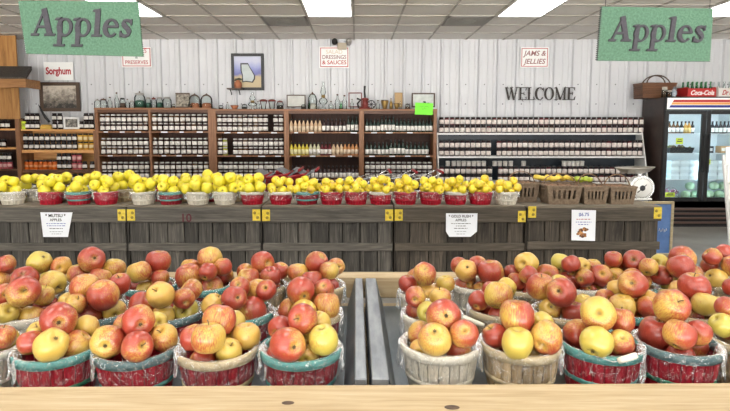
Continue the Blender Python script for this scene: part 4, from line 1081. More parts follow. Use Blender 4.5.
for k, (px, lab) in enumerate(((318,'wire shopping cart with red handle, leftmost behind the yellow apples'),(343,'wire shopping cart with red handle, middle one behind the yellow apples'),(368,'wire shopping cart with red handle, rightmost behind the yellow apples'))):
    cart(P(px, 176, Yc).x, Yc, zc2, lab, False, .80, .48+.03*k)

# ================================================================== BOOKCASES WITH JARS
YF = 8.38; YK = 8.74
zcase = P(250, 108.5, YF).z
def shelf_z(y): return P(250, y, YF).z
def bookcase(name_label, posts, ztop, shelves, post_w, tagrows):
    """posts: px of post centres; shelves: px heights of the shelf tops"""
    xs = [P(p, 140, YF).x for p in posts]; cx = (xs[0]+xs[-1])/2
    t = thing('bookcase', name_label, 'bookcase', (cx, YF, 0), group='wooden bookcases along the back wall')
    zt = ztop
    for i, x in enumerate(xs):
        pw = post_w[i]/F*YF/2; b = MB(); b.box(x-cx-pw, x-cx+pw, 0, YK-YF, 0, zt-.03, b=.003)
        b.obj('side_panel' if i in (0, len(xs)-1) else 'divider', M['case_post'], t)
    b = MB(); b.box(xs[0]-cx-post_w[0]/F*YF/2+.0006, xs[-1]-cx+post_w[-1]/F*YF/2-.0006, -.012, YK-YF, zt-.03, zt, b=.004); b.obj('top_board', M['case_edge'], t)
    b = MB(); b.box(xs[0]-cx, xs[-1]-cx, YK-YF-.012, YK-YF, 0, zt-.03); b.obj('back_panel', M['case_back'], t)
    for i in range(len(xs)-1):
        a = xs[i]-cx+post_w[i]/F*YF/2+.0005; c = xs[i+1]-cx-post_w[i+1]/F*YF/2-.0005
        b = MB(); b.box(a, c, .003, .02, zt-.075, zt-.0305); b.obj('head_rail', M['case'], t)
        for y in shelves:
            z = shelf_z(y); b = MB(); b.box(a, c, .004, YK-YF-.0125, z-.022, z, b=.002); b.obj('shelf', M['case_post'], t)
            for f in tagrows:
                if random.random() < .82:
                    xx = a+(c-a)*(f+random.uniform(-.05,.05)); wv = random.uniform(.03,.055); b = MB(); b.box(xx-wv, xx+wv, .0005, .0035, z-.021, z-.003); b.obj('price_tag', M['paper'], t)
        b = MB(); b.box(a, c, .02, YK-YF-.0125, .02, .05); b.obj('shelf', M['case_post'], t)
    return t
sh1 = [132, 155.5, 179, 203]
bookcase('dark wooden bookcase of white-labelled jars, two bays, left of the middle', [97, 150.2, 210.2], zcase+.012, [131.3, 155, 179, 203], [3.2, 2.2, 3.6], (.18,.5,.82))
bookcase('brown wooden bookcase of jars and bottles, three bays, under the middle sign', [214.2, 286.5, 361.5, 435], zcase-.008, sh1, [4.4, 5, 5, 3.4], (.12,.36,.62,.88))

# jar shapes
m_jam = mat('dark_relish', (.035,.012,.010), .15, spec=.6)
def jar_mesh(name, content, label, lid, r=.0385, h=.134, lab=(.16,.62), band=None):
    b = MB()
    prof = [(0,0),(r*.92,0),(r,h*.04),(r,h*lab[0]),(r+.0006,h*lab[0]),(r+.0006,h*lab[1]),(r,h*lab[1]),(r,h*.70),(r*.80,h*.81),(r*.78,h*.83),(r*.86,h*.83),(r*.86,h*.985),(r*.78,h),(0,h)]
    ms = [0,0,0,1,1,1,0,0,0,2,2,2,2]
    b.lathe(prof, 18, mats=ms, patch=(1, 64, 0))
    return b.mesh(name, [content, label, lid])
def bottle_mesh(name, content, label, cap, r=.029, h=.21):
    b = MB()
    prof = [(0,0),(r*.93,0),(r,h*.03),(r,h*.10),(r+.0006,h*.10),(r+.0006,h*.46),(r,h*.46),(r,h*.56),(r*.75,h*.66),(r*.42,h*.76),(r*.38,h*.86),(r*.45,h*.865),(r*.45,h*.985),(r*.36,h),(0,h)]
    b.lathe(prof, 16, mats=[0,0,0,1,1,1,0,0,0,0,2,2,2,2], patch=(1, 68, 0))
    return b.mesh(name, [content, label, cap])
def cm(n, c, r=.2): return mat(n, c, r)
JAR = {'p': jar_mesh('pickle_jar', m_jam, M['label'], M['lid_w']), 'p2': jar_mesh('pickle_jar', cm('brown_relish', (.10,.05,.02)), M['label'], M['lid_w']),
       'pg': jar_mesh('pickle_jar', cm('green_relish', (.42,.45,.06)), M['label'], M['lid_w'])}
JAM = [jar_mesh('jam_jar', cm('dark_jam', (.03,.006,.012)), M['label2'], M['lid_k'], .039, .128, (.10,.66)), jar_mesh('jam_jar', cm('red_jam', (.12,.012,.02)), M['label2'], M['lid_k'], .039, .128, (.10,.66)), jar_mesh('jam_jar', cm('brown_jam', (.07,.02,.012)), M['label'], M['lid_k'], .039, .128, (.10,.66))]
HON = {'d': jar_mesh('sorghum_jar', cm('dark_syrup', (.022,.012,.012)), M['label'], M['lid_k'], .038, .128, (.2,.62)), 'o': jar_mesh('honey_jar', cm('orange_honey', (.62,.13,.02), .25), cm('orange_label', (.70,.30,.12)), M['lid_k'], .036, .15, (.25,.5)),
       'y': jar_mesh('honey_jar', cm('yellow_honey', (.65,.36,.05), .25), cm('yellow_label', (.78,.62,.36)), M['lid_k'], .038, .128, (.2,.62)), 'r': jar_mesh('sorghum_jar', cm('pink_jelly', (.45,.07,.09), .3), cm('pink_label', (.70,.42,.40)), M['lid_k'], .038, .128, (.2,.62))}
def put(me, name, x, y, z, label, cat, group):
    o = link(name, me, None, (x, y, z), (0, 0, random.gauss(0, .10))); return tag(o, label, cat, group)
def jar_rows(mesh_of, name, x0, x1, n, zbase, layers, h, what, where, cat='jar', Y=YF+.055, skip=(), zjit=0):
    """n across between the pixel centres x0 and x1, stacked layers high"""
    for l in range(layers):
        for i in range(n):
            if (l, i) in skip or i in skip: continue
            px = x0+(x1-x0)*i/(n-1)
            x = P(px, 140, Y).x + random.uniform(-.002, .002)
            lay = '' if layers == 1 else (', lower layer' if l == 0 else ', upper layer')
            put(mesh_of(i, l), name, x, Y, zbase+l*(h+.0005)+.0005, f"{what}, {ORD[i]} from left{lay} {where}", cat, f"{what}s {where}")
bays = [('A', 103.4, 146.3, 9), ('B', 155.3, 205.7, 10), ('C', 220, 281.2, 13)]
wn = {'A': "dark bookcase left bay", 'B': "dark bookcase right bay", 'C': "brown bookcase left bay"}
rown = ['top shelf', 'second shelf', 'third shelf']
for nm, a, c, n in bays:
    for s, y in enumerate(sh1[:3] if nm == 'C' else [131.3, 155, 179]):
        sk = {('C',0): (10,), ('C',1): (2,), ('A',1): (), ('B',0): ()}.get((nm, s), ())
        dxy = {('A',1): .3, ('A',2): .6, ('B',1): .3, ('B',2): .9}.get((nm, s), 0)
        jar_rows(lambda i, l: JAR['pg'] if (nm == 'C' and s == 1 and i == 1) else JAR['p2' if random.random() < .15 else 'p'], 'pickle_jar', a+dxy*.4, c, n, shelf_z(y), 2, .134, 'white-labelled jar', f"on {rown[s]}, {wn[nm]}", skip=sk)
# bottles in bay D and E
cap_k = cm('black_cap', (.015,.015,.015), .4); cap_w = cm('white_cap', (.7,.68,.62), .4)
bt = {}
def bott(key, c, lab, cap=cap_k, h=.21): bt[key] = bottle_mesh('sauce_bottle', cm('sauce_'+key, c, .2), lab, cap, .029, h)
bott('cream', (.62,.44,.28), cm('tan_label', (.70,.56,.40))); bott('dark', (.03,.012,.012), M['label']); bott('yellow', (.62,.50,.06), cm('pale_yellow_label', (.80,.74,.40))); bott('white', (.60,.56,.36), M['label'])
bott('red', (.14,.015,.02), M['label']); bott('orange', (.55,.26,.10), cm('peach_label', (.72,.58,.44))); bott('green', (.012,.03,.022), M['label']); bott('tall', (.012,.03,.022), M['label'], cap_k, .25)
def bottles(seq, x0, x1, y, where, desc):
    n = len(seq)
    for i, k_ in enumerate(seq):
        px = x0+(x1-x0)*i/(n-1); x = P(px, 140, YF+.05).x
        put(bt[k_], 'sauce_bottle', x, YF+.05, shelf_z(y)+.0005, f"{desc[k_]} bottle, {ORD[i]} from left on the {where}", 'bottle', 'sauce bottles on the ' + where)
dsc = {'cream': 'cream-coloured dressing', 'dark': 'dark sauce', 'yellow': 'yellow dressing', 'white': 'pale dressing', 'red': 'dark red sauce', 'orange': 'orange sauce', 'green': 'dark green', 'tall': 'tall dark green'}
bottles(['cream']*8+['dark']*6+['tall']*3, 291.5, 356.5, 132, 'top shelf of the bottle bay', dsc)
bottles(['yellow']*5+['white']*3+['red']*3+['cream']*3+['orange']*4, 291.5, 356.5, 155.5, 'second shelf of the bottle bay', dsc)
bottles(['dark']*17, 292, 357, 179, 'third shelf of the bottle bay', dsc)
bottles(['green']*4+['tall']*4+['green']*10, 367, 430.6, 132, 'top shelf of the rightmost bookcase bay', dsc)
bottles(['green']*6+['tall']*4+['green']*6, 367, 427, 155.5, 'second shelf of the rightmost bookcase bay', dsc)
jar_rows(lambda i, l: JAR['p'], 'pickle_jar', 367.5, 430, 13, shelf_z(179), 2, .134, 'white-labelled jar', 'on the third shelf of rightmost bookcase bay', skip=())

# ---- left honey shelves
YH = 8.40
hx0, hx1 = P(19.3, 140, YH).x, P(95.2, 140, YH).x
t = thing('syrup_shelf', 'honey-coloured pine shelf unit of syrup jars at the left', 'shelf unit', ((hx0+hx1)/2, YH, 0))
hw = (hx1-hx0)/2; hz = [P(50, y, YH).z for y in (129.3, 149.8, 169.6, 190)]
for sg in (-1, 1):
    b = MB(); b.box(sg*hw, sg*(hw-.03), 0, .33, 0, hz[0]-.001, b=.002); b.obj('side_panel', M['case_post'], t)
b = MB(); b.box(-hw+.03, hw-.03, .31, .325, 0, hz[0]); b.obj('back_panel', M['shelfwood'], t)
for i, z in enumerate(hz):
    b = MB()
    if i == 0: b.box(-hw, hw, -.008, .33, z-.026, z, b=.003)
    else: b.box(-hw+.0305, hw-.0305, -.004, .309, z-.028, z, b=.003)
    b.obj('shelf', M['shelfwood'], t)
    if i > 0: 
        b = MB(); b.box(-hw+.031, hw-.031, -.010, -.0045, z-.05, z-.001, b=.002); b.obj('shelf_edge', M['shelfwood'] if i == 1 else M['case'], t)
YJ = YH+.05
w_ = 'of left syrup shelf'
jar_rows(lambda i, l: HON['y'] if i >= 10 else HON['d'], 'sorghum_jar', 25.8, 91.3, 13, hz[1], 2, .128, 'white-labelled syrup jar', 'on the second board '+w_, Y=YJ)
for i in range(7): put(HON['o'], 'honey_jar', P(25.7+i*4.65, 140, YJ).x, YJ, hz[2]+.0005, f'orange honey jar, {ORD[i]} from left on the third board of the left syrup shelf', 'jar', 'orange honey jars')
jar_rows(lambda i, l: HON['d'], 'sorghum_jar', 58.5, 68.5, 3, hz[2], 2, .128, 'white-labelled syrup jar', 'beside the orange honey jars', Y=YJ)
jar_rows(lambda i, l: HON['r'], 'sorghum_jar', 73.7, 78.7, 2, hz[2], 2, .128, 'pink jelly jar', 'on the third board '+w_, Y=YJ)
jar_rows(lambda i, l: HON['d'], 'sorghum_jar', 83.7, 91.5, 2, hz[2], 2 if False else 1, .128, 'dark syrup jar', 'at right end of the third syrup board', Y=YJ)
jar_rows(lambda i, l: HON['d'], 'sorghum_jar', 26, 91, 12, hz[3], 2, .128, 'dark-lidded syrup jar', 'on the fourth board '+w_, Y=YJ)
jar_rows(lambda i, l: HON['d'], 'sorghum_jar', 28.6, 38.6, 3, hz[0], 2, .128, 'white-labelled syrup jar', 'left of the horn on the top board', Y=YJ, skip=((1, 0), (1,2)) if False else ())
jar_rows(lambda i, l: HON['d'], 'sorghum_jar', 55.6, 61.2, 2, hz[0], 2, .128, 'white-labelled syrup jar', 'left of the small house picture', Y=YJ)
jar_rows(lambda i, l: HON['d'], 'sorghum_jar', 82.2, 92.4, 3, hz[0], 2, .128, 'white-labelled syrup jar', 'right of the small house picture', Y=YJ, skip=((1, 0),))
# yellow note, dark horn in a yellow wooden box, small framed picture, clear bottle
p = P(22.8, 123.5, YH+.0); t = thing('price_note', 'bright yellow price note standing on the top board of the left shelf', 'note', (p.x, YH+.02, hz[0])); wv = 2.7/F*YH
b = MB(); b.box(-wv, wv, -.001, .001, .0, .125); b.obj('note_card', mat('bright_yellow_card', (.62,.75,.05), .7), t); b = MB(); b.box(-wv*.7, wv*.7, -.0018, -.0011, .05, .06); b.box(-wv*.6, wv*.5, -.0018, -.0011, .075, .09); b.obj('note_print', M['ink'], t)
b = MB(); b.box(-wv*.8, wv*.8, -.004, .03, 0, .006); b.obj('note_foot', mat('bright_yellow_foot', (.62,.75,.05), .7), t)
p = P(46.5, 126, YJ); t = thing('wooden_planter', 'small yellow wooden box with dark curved horn on left top board', 'box', (p.x, YJ, hz[0])); m_yb = mat('yellow_wood', (.62,.38,.07), .6)
b = MB(); b.box(-.083, .083, -.04, .04, 0, .055, b=.008); b.box(-.07, .07, -.03, .03, .055, .075, b=.006); b.obj('box_body', m_yb, t)
pts = [P(x, y, YJ)-p_ for (x, y), p_ in zip(((49.5,122),(46,118),(42.5,112.5),(39.8,107),(38.3,104.5)), [Vector((p.x, YJ, hz[0]))]*5)]
b = MB(); b.tube(pts, [.018,.022,.017,.010,.003], 10); b.obj('horn', M['black'], t, label='dark curved tapering horn')
def framed(cornersP, Y, depth, fw, m_frame, name, label, cat, group=None, art=None, lean=0.0, glassy=False):
    (x0, y0), (x1, y1) = cornersP; a, c = P(x0, y1, Y), P(x1, y0, Y); w, h = c.x-a.x, c.z-a.z
    t = thing(name, label, cat, ((a.x+c.x)/2, Y, a.z), (lean, 0, 0), group)
    for sg in (-1, 1):
        b = MB(); b.box(sg*w/2, sg*(w/2-fw), -depth, 0, 0, h, b=.004); b.obj('frame_side', m_frame, t)
    for z0 in (0, h-fw):
        b = MB(); b.box(-w/2+fw+.0003, w/2-fw-.0003, -depth, 0, z0, z0+fw, b=.004); b.obj('frame_rail', m_frame, t)
    if art is not None:
        b = MB(); b.box(-w/2+fw*.8, w/2-fw*.8, -depth*.5, -.001, fw*.8, h-fw*.8); b.obj('picture', art, t)
    return t, w, h
m_bw = mat('old_photo', (.3,.28,.25), .7); tt = NT(m_bw); vv = tt.coord('Object', (1,1,1)); tt.l(tt.ramp(tt.noise(vv, 16, 5, .7), [(.36,(.035,.032,.03)),(.5,(.16,.145,.125)),(.66,(.52,.48,.41))]), tt.b.inputs['Base Color'])
framed(((64.2,117.2),(79.5,128.9)), YH+.03, .02, .028, M['white'], 'picture_frame', 'small white-framed house picture on the left top board', 'picture', None, m_bw)
# ---- far left: plywood booth with small roof and its shelf
YP = 8.36
px0 = XL+.002; xr_ = P(18.3, 90, YP).x
t = thing('plywood_booth', 'plywood booth front with a small dark roof at the left wall', 'booth', ((px0+xr_)/2, YP, 0)); w = (xr_-px0)/2
zlo = P(10, 119, YP).z
b = MB(); b.box(-w, w, 0, .02, zlo, ZC-.003); b.obj('upper_panel', M['ply'], t)
b = MB(); b.box(w-.085, w-.015, 0, .10, 0, zlo-.0005, b=.002); b.obj('corner_post', M['case_post'], t)
b = MB(); b.box(-w, w-.085, .352, .372, 0, zlo+.02); b.obj('back_panel', M['case_back'], t)
zt_, zbm, zbb = P(10, 68, YP-.3).z, P(20, 77.5, YP-.3).z, P(20, 88, YP-.3).z; xo = P(26.5, 82, YP-.35).x-(px0+xr_)/2
b = MB(); b.add([(-w, -.36, zbm+.02), (xo, -.36, zbm+.0), (xo-.12, -.001, zt_+.06), (-w, -.001, zt_+.08), (-w, -.36, zbm-.02), (xo, -.36, zbm-.04), (xo-.12, -.001, zt_-.0), (-w, -.001, zt_)], [(0,1,2,3),(7,6,5,4),(0,4,5,1),(1,5,6,2),(2,6,7,3),(3,7,4,0)]); b.obj('roof', M['roofing'], t)
b = MB(); b.box(-w, xo, -.365, -.34, zbb, zbm-.025, b=.003); b.obj('fascia', M['ply_x'], t)
b = MB(); b.box(xo-.025, xo, -.339, -.001, zbb, zbm-.025, b=.003); b.obj('fascia_end', M['ply_x'], t)
for i, y in enumerate((128.5, 147.5, 169)):
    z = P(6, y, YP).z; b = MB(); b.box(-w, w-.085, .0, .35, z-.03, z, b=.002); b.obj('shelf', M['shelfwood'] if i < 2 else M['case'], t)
    nj = 5 if i != 1 else 5
    kk = ['d','d','r'][i]
    for l in range(2 if i == 2 else (1 if i == 0 else 1)):
        for q in range(4):
            x = P(8.8-q*4.9, 140, YP+.06).x
            if i == 1 and q == 0: continue
            put(HON['r' if (i == 2 and l == 0) else 'd'], 'sorghum_jar', x, YP+.06, z+.0005+l*.1285, f"{'pink-labelled' if (i == 2 and l == 0) else 'white-labelled'} jar, {ORD[q]} from the post on {['upper','middle','lower'][i]} booth shelf" + ('' if i != 2 else (', lower layer' if l == 0 else ', upper layer')), 'jar', 'jars on the booth shelves')

# ================================================================== WHITE JAM RACK
Y1, Y2, Y3 = 8.58, 8.46, 8.34
xa, xb = P(438.4, 140, Y2).x, P(643.5, 140, Y2).x
z1, z2, z3 = P(540, 133, Y1-.05).z, P(540, 156.3, Y2-.05).z, P(540, 182.5, Y3-.05).z
t = thing('jam_rack', 'long white stepped rack of jam jars right of the bookcases', 'rack', ((xa+xb)/2, Y2, 0)); w = (xb-xa)/2
def yy(Y): return Y-Y2
for z, Yt, n_ in ((z1, Y1, 'top_shelf'), (z2, Y2, 'middle_shelf'), (z3, Y3, 'lower_shelf')):
    b = MB(); b.box(-w, w, yy(Yt-.05), yy(8.73), z-.028, z, b=.003); b.obj(n_, M['white'], t)
b = MB(); b.box(-w, w, yy(Y3-.05), yy(8.73), .05, .09, b=.003); b.obj('bottom_shelf', M['white'], t)
for sg in (-1, 1):
    b = MB(); o_ = .014
    pr = [(yy(Y3-.06), 0), (yy(8.74), 0), (yy(8.74), z1+.01), (yy(Y1-.055), z1+.01), (yy(Y3-.06), z3-.02)]
    vs = [(sg*w+sg*.0005, a, c_) for a, c_ in pr] + [(sg*(w+.018), a, c_) for a, c_ in pr]; k = len(pr)
    b.add(vs, [tuple(range(k)), tuple(range(2*k-1, k-1, -1))] + [(i, i+k, (i+1) % k+k, (i+1) % k) for i in range(k)]); b.obj('end_panel', M['white'], t)
m_navy = speckle('dark_navy_back', (.005,.010,.018), (.012,.026,.045), 3, .4)
b = MB(); b.box(-w, w, yy(8.70), yy(8.728), z2+.0005, z1-.0285); b.box(-w, w, yy(8.70), yy(8.728), z3+.0005, z2-.0285); b.box(-w, w, yy(8.70), yy(8.728), .09, z3-.029); b.obj('back_panel', m_navy, t)
jm = lambda i, l: JAM[0 if random.random() < .7 else random.choice((1, 2))]
jar_rows(jm, 'jam_jar', 441.2, 640, 39, z1, 2, .128, 'pale-labelled jam jar', 'on top of the white rack', Y=Y1)
jar_rows(jm, 'jam_jar', 441.5, 640.2, 39, z2, 2, .128, 'pale-labelled jam jar', 'on the white rack middle tier', Y=Y2, skip=(10,))
jar_rows(jm, 'jam_jar', 442, 640.2, 38, z3, 2, .128, 'pale-labelled jam jar', 'on the white rack lower tier', Y=Y3, skip=(10,))
tin = MB().lathe([(0,0),(.032,0),(.034,.004),(.034,.06),(.036,.061),(.036,.076),(.033,.08),(0,.08)], 14, mats=[0,0,0,1,1,1,1]).mesh('small_jar', [M['label'], M['lid_w']])
m_shelf2 = M['white']
for i, px in enumerate([448]+[454+k*5 for k in range(7)]+[495,500,505.5,511,524]+[564.5,569,573.5,578,582.5]):
    put(tin, 'small_jar', P(px, 150, Y3+.0).x, Y3+.0, z3+2*.1285+.001, f"small pale round jar, {ORD[i]} from left atop the lower-tier jam jars", 'jar', 'small pale jars on the white rack')
# ================================================================== ANTIQUES ON TOP OF THE BOOKCASES
YA = 8.52
ZA1, ZA2 = zcase+.012+.0005, zcase-.008+.0005
M['terra'] = mat('terracotta', (.36,.13,.06), .8); M['brass'] = mat('old_brass', (.32,.21,.07), .4, .8); M['tin'] = mat('tin_lid', (.45,.43,.40), .4, .7); M['brownk'] = mat('brown_knob', (.10,.05,.03), .6); M['gilt'] = mat('gilt_frame', (.38,.24,.09), .5); M['dkwood'] = mat('dark_wood_frame', (.075,.045,.028), .6); M['iron'] = mat('cast_iron', (.03,.028,.028), .6, .3); M['oxred'] = mat('oxblood_paint', (.17,.025,.02), .5); M['moss'] = mat('dark_green_contents', (.03,.09,.06), .5); M['earth'] = mat('brown_contents', (.10,.06,.04), .8); M['putty'] = mat('putty_stoneware', (.48,.44,.38), .6)
def spot(px, base=None, dy=0.0):
    z = (ZA1 if px < 212 else ZA2); x = P(px, 105, YA+dy).x; return (x, YA+dy, z)
def hpx_(n): return n/F*YA*1.0
def glass_jar(px, h, w, label, lid='tin', fill=None, knob=True, dy=0.0, dome=False):
    t = thing('glass_jar', label, 'jar', spot(px, dy=dy), group='old jars and curios on the bookcases'); H = hpx_(h); r = hpx_(w)/2
    b = MB(); b.lathe([(0,0),(r*.92,0),(r,H*.05),(r,H*.62),(r*.82,H*.74),(r*.74,H*.78)], 18); b.obj('jar_body', M['glass'], t)
    if fill: b = MB(); b.lathe([(0,H*.01),(r*.85,H*.01),(r*.88,H*.38),(r*.6,H*.46),(0,H*.47)], 14); b.obj('contents', M[fill], t)
    b = MB(); b.lathe([(r*.72,H*.77),(r*.80,H*.78),(r*.80,H*.86),(r*.5,H*.91),(0,H*.92)], 18); b.obj('lid', M[lid], t)
    if knob: b = MB(); b.sphere((0,0,H*.955), H*.05, 10); b.obj('knob', M['brownk'], t)
def bottle_(px, h, w, label, m_='glass', dy=0.0):
    t = thing('old_bottle', label, 'bottle', spot(px, dy=dy), group='old jars and curios on the bookcases'); H = hpx_(h); r = hpx_(w)/2
    b = MB(); b.lathe([(0,0),(r,0),(r,H*.55),(r*.4,H*.72),(r*.32,H*.93)], 14); b.obj('bottle_body', M[m_], t)
    b = MB(); b.lathe([(0,H*.9),(r*.36,H*.9),(r*.4,H),(0,H)], 12); b.obj('stopper', M['brownk'], t)
def cloche(px, h, w, label, base='terra'):
    t = thing('glass_cloche', label, 'cloche', spot(px), group='old jars and curios on the bookcases'); H = hpx_(h); r = hpx_(w)/2
    b = MB(); b.lathe([(0,0),(r*.72,0),(r*.78,H*.04),(r*.76,H*.26),(r*.55,H*.34),(0,H*.35)], 20); b.obj('clay_pot', M[base], t)
    b = MB(); b.lathe([(r,0),(r,H*.55),(r*.88,H*.72),(r*.55,H*.86),(r*.12,H*.92)], 22); b.obj('glass_dome', M['glass'], t)
    b = MB(); b.lathe([(r*.5,H*.855),(r*.58,H*.86),(r*.2,H*.93),(0,H*.94)], 16); b.sphere((0,0,H*.96), H*.045, 10); b.obj('dome_knob', M['brownk'], t)
def oil_lamp(px, h, w, label):
    t = thing('oil_lamp', label, 'oil lamp', spot(px), group='old jars and curios on the bookcases'); H = hpx_(h); r = hpx_(w)/2
    b = MB(); b.lathe([(0,0),(r*.75,0),(r*.7,H*.03),(r*.25,H*.07),(r*.2,H*.14),(r*.7,H*.2),(r,H*.28),(r*.8,H*.37),(r*.3,H*.42)], 20); b.obj('font', M['glass'] if w > 8 else M['brass'], t)
    b = MB(); b.lathe([(r*.3,H*.42),(r*.42,H*.43),(r*.42,H*.5),(r*.3,H*.51),(0,H*.51)], 16); b.obj('burner', M['brass'], t)
    b = MB(); b.lathe([(r*.34,H*.5),(r*.62,H*.6),(r*.5,H*.72),(r*.26,H*.85),(r*.27,H)], 18); b.obj('chimney', M['glass'], t)
glass_jar(97.5, 9, 6, 'small clear jar with tin lid at the left end of the dark bookcase')
glass_jar(103.5, 10, 6.5, 'clear jar with pointed dark lid, second on the dark bookcase', lid='brownk')
bottle_(110, 11, 4.5, 'slim clear bottle, third item on the dark bookcase')
bottle_(117, 15.5, 4.2, 'tall clear bottle with brown stopper beside the dark jar')
glass_jar(122.6, 11, 5.4, 'jar with dark contents behind the price tag on the dark bookcase', 'iron', 'earth', False)
bottle_(127.6, 9, 3.6, 'short clear bottle right of the dark-filled jar')
glass_jar(132, 8, 4.6, 'low greenish jar left of the large cookie jar', 'tin', None, False)
glass_jar(140, 16.5, 10.5, 'large clear jar with brown-knobbed lid and blue-green trinkets', 'tin', 'moss')
glass_jar(148.3, 11.5, 5.4, 'clear jar with dark green marbles just right of the large knobbed jar', 'tin', 'moss', False)
glass_jar(153.8, 11, 5, 'clear jar with pinkish tin lid above the bookcase divider', 'oxred', None)
glass_jar(159.6, 12, 6, 'clear jar with teal contents left of the wide flat-topped jar', 'tin', 'moss', False)
glass_jar(167.2, 12, 8.6, 'wide flat-topped clear jar near the dark carved plaque', 'tin', None, False)
glass_jar(173.6, 4.5, 3.4, 'very small brown pot beside the dark carved plaque', 'earth', 'earth', False)
# carved dark plaque
(cx_, cy_, cz_) = spot(182.5); w_ = hpx_(14)/2; h_ = hpx_(15)
t = thing('carved_plaque', 'dark square plaque with mottled carved pattern on the dark bookcase', 'plaque', (cx_, cy_+.03, cz_))
m_pl = speckle('mottled_plaque', (.04,.03,.02), (.42,.38,.31), 26, .7, bump=.5)
b = MB(); b.box(-w_, w_, -.012, .012, 0, h_, b=.004); b.obj('plaque_face', m_pl, t)
for z_ in (0, h_*.9): b = MB(); b.box(-w_, w_, -.016, -.0125, z_, z_+h_*.1); b.obj('plaque_rail', M['dkwood'], t)
glass_jar(190, 4, 4, 'tiny dark pot between the plaque and the first glass dome', 'iron', 'earth', False, -.125)
cloche(194.8, 14.5, 11.4, 'glass dome over terracotta pot, left one of the pair')
cloche(206.6, 14.5, 11.6, 'glass dome over terracotta pot, right one at the bookcase end')
glass_jar(221, 4.5, 4.5, 'small dark iron pot right of the glass domes', 'iron', 'earth', False)
def plates(px, w, h, m_, label, name='stacked_dish'):
    t = thing(name, label, 'dish', spot(px), group='old jars and curios on the bookcases'); r = hpx_(w)/2; H = hpx_(h)
    b = MB(); b.lathe([(0,0),(r*.5,0),(r*.62,H*.25),(r,H*.8),(r,H*.95),(r*.55,H*.5),(0,H*.4)], 18); b.obj('dish_body', M[m_], t)
    b = MB(); b.lathe([(r*.97,H*.9),(r*1.02,H*.95),(r*.97,H)], 18); b.obj('dish_rim', M['brownk'], t)
plates(234.5, 8, 4, 'terra', 'small terracotta dish under the shelf bracket', 'clay_dish')
glass_jar(244.5, 5.5, 5.5, 'small black kettle-like pot above the price tag', 'iron', 'iron', True)
oil_lamp(252.5, 17, 9.5, 'dark oil lamp with round font beneath the framed state outline')
for px, l in ((263.5, 'red-rimmed glass dish, left of the two beside the oil lamp'), (272, 'red-rimmed glass dish, right of the two beside the oil lamp')):
    t = thing('glass_dish', l, 'dish', spot(px), group='old jars and curios on the bookcases'); r = hpx_(8)/2; H = hpx_(10)
    b = MB(); b.lathe([(0,0),(r*.6,0),(r*.7,H*.5),(r*.95,H*.8)], 18); b.obj('dish_bowl', M['glass'], t); b = MB(); b.lathe([(r*.94,H*.79),(r*1.05,H*.84),(r*.6,H*.97),(0,H)], 18); b.obj('dish_lid', M['oxred'], t)
glass_jar(280, 9, 7, 'round dark-based glass jar above the bookcase post', 'oxred', 'iron', True)
framed(((286.8,94.8),(305.5,107.3)), YA+.04, .014, .016, M['dkwood'], 'picture_frame', 'thin grey-framed pale picture leaning on the brown bookcase', 'picture', None, speckle('pale_print', (.40,.40,.36), (.52,.52,.48), 8, .4))
glass_jar(303.5, 5, 5, 'small black pot in front of the pale picture', 'iron', 'iron', False, -.05)
cloche(312.5, 17, 9, 'tall clear glass dome between pale picture and oil lamp', 'putty')
oil_lamp(323.3, 27.5, 9, 'tall clear oil lamp with glass chimney on the brown bookcase')
for px, h, l in ((331, 8, 'squat clear bottle just right of the tall oil lamp'), (337.5, 15, 'tall clear bottle right of the tall oil lamp'), (344.5, 14, 'round-shouldered clear bottle left of the iron pump')): bottle_(px, h, 5, l)
framed(((348.5,92.5),(362,107.3)), YA+.05, .015, .016, M['oxred'], 'picture_frame', 'dark red empty frame standing behind the iron pump', 'frame', None, None)
# antique pump / press
x, y, z = spot(365); t = thing('iron_hand_pump', 'dark red cast iron hand pump with tall black handle', 'pump', (x, y-.03, z), group=None)
b = MB(); b.lathe([(0,0),(.10,0),(.10,.02),(.05,.04),(.045,.14),(.06,.15),(.06,.17),(0,.19)], 18); b.obj('pump_body', M['oxred'], t)
b = MB(); b.tube([(-.10,0,.02),(-.12,0,.09),(-.07,0,.15),(-.13,0,.17)], .015, 8); b.obj('spout', M['iron'], t)
b = MB(); b.tube([(0,0,.16),(-.01,0,.28),(-.005,0,.37)], [.014,.014,.018], 8); b.obj('pump_handle', M['iron'], t)
b = MB(); b.lathe([(.055,-.012),(.07,-.012),(.07,.012),(.055,.012),(.055,-.012)], 22, M=Matrix.Translation((.10,0,.075)) @ Matrix.Rotation(PI/2, 4, 'X'))
for k in range(4): b.tube([(.10+.06*math.cos(k*PI/4),0,.075+.06*math.sin(k*PI/4)),(.10-.06*math.cos(k*PI/4),0,.075-.06*math.sin(k*PI/4))], .005, 6)
b.obj('flywheel', M['iron'], t)
for px, h, ww, l, mm in ((227.5, 7, 3.2, 'tiny brown-stoppered bottle between iron pot and clay dish', 'glass'), (258, 8, 3.0, 'tiny clear bottle right of the dark oil lamp', 'glass'), (309.0, 9, 2.6, 'thin green bottle left of the tall glass dome', 'greenglass'), (317.8, 8.5, 2.4, 'thin clear bottle between tall dome and tall oil lamp', 'glass'), (341, 8, 2.4, 'short green bottle between the two tall clear bottles', 'greenglass'), (352, 10, 3.2, 'clear bottle in front of the dark red frame', 'glass'), (400.5, 8, 2.2, 'thin clear bottle beside the narrow tan plaque', 'glass')): bottle_(px, h, ww, l, mm, -.06)
bottle_(378, 9, 4.2, 'small brownish bottle right of the iron pump', 'glass')
plates(384.7, 7.4, 9, 'brass', 'old brass cup on the rightmost bookcase bay', 'brass_cup')
bottle_(391, 11, 3.2, 'slim brass-coloured bottle left of the tan plaque', 'brass')
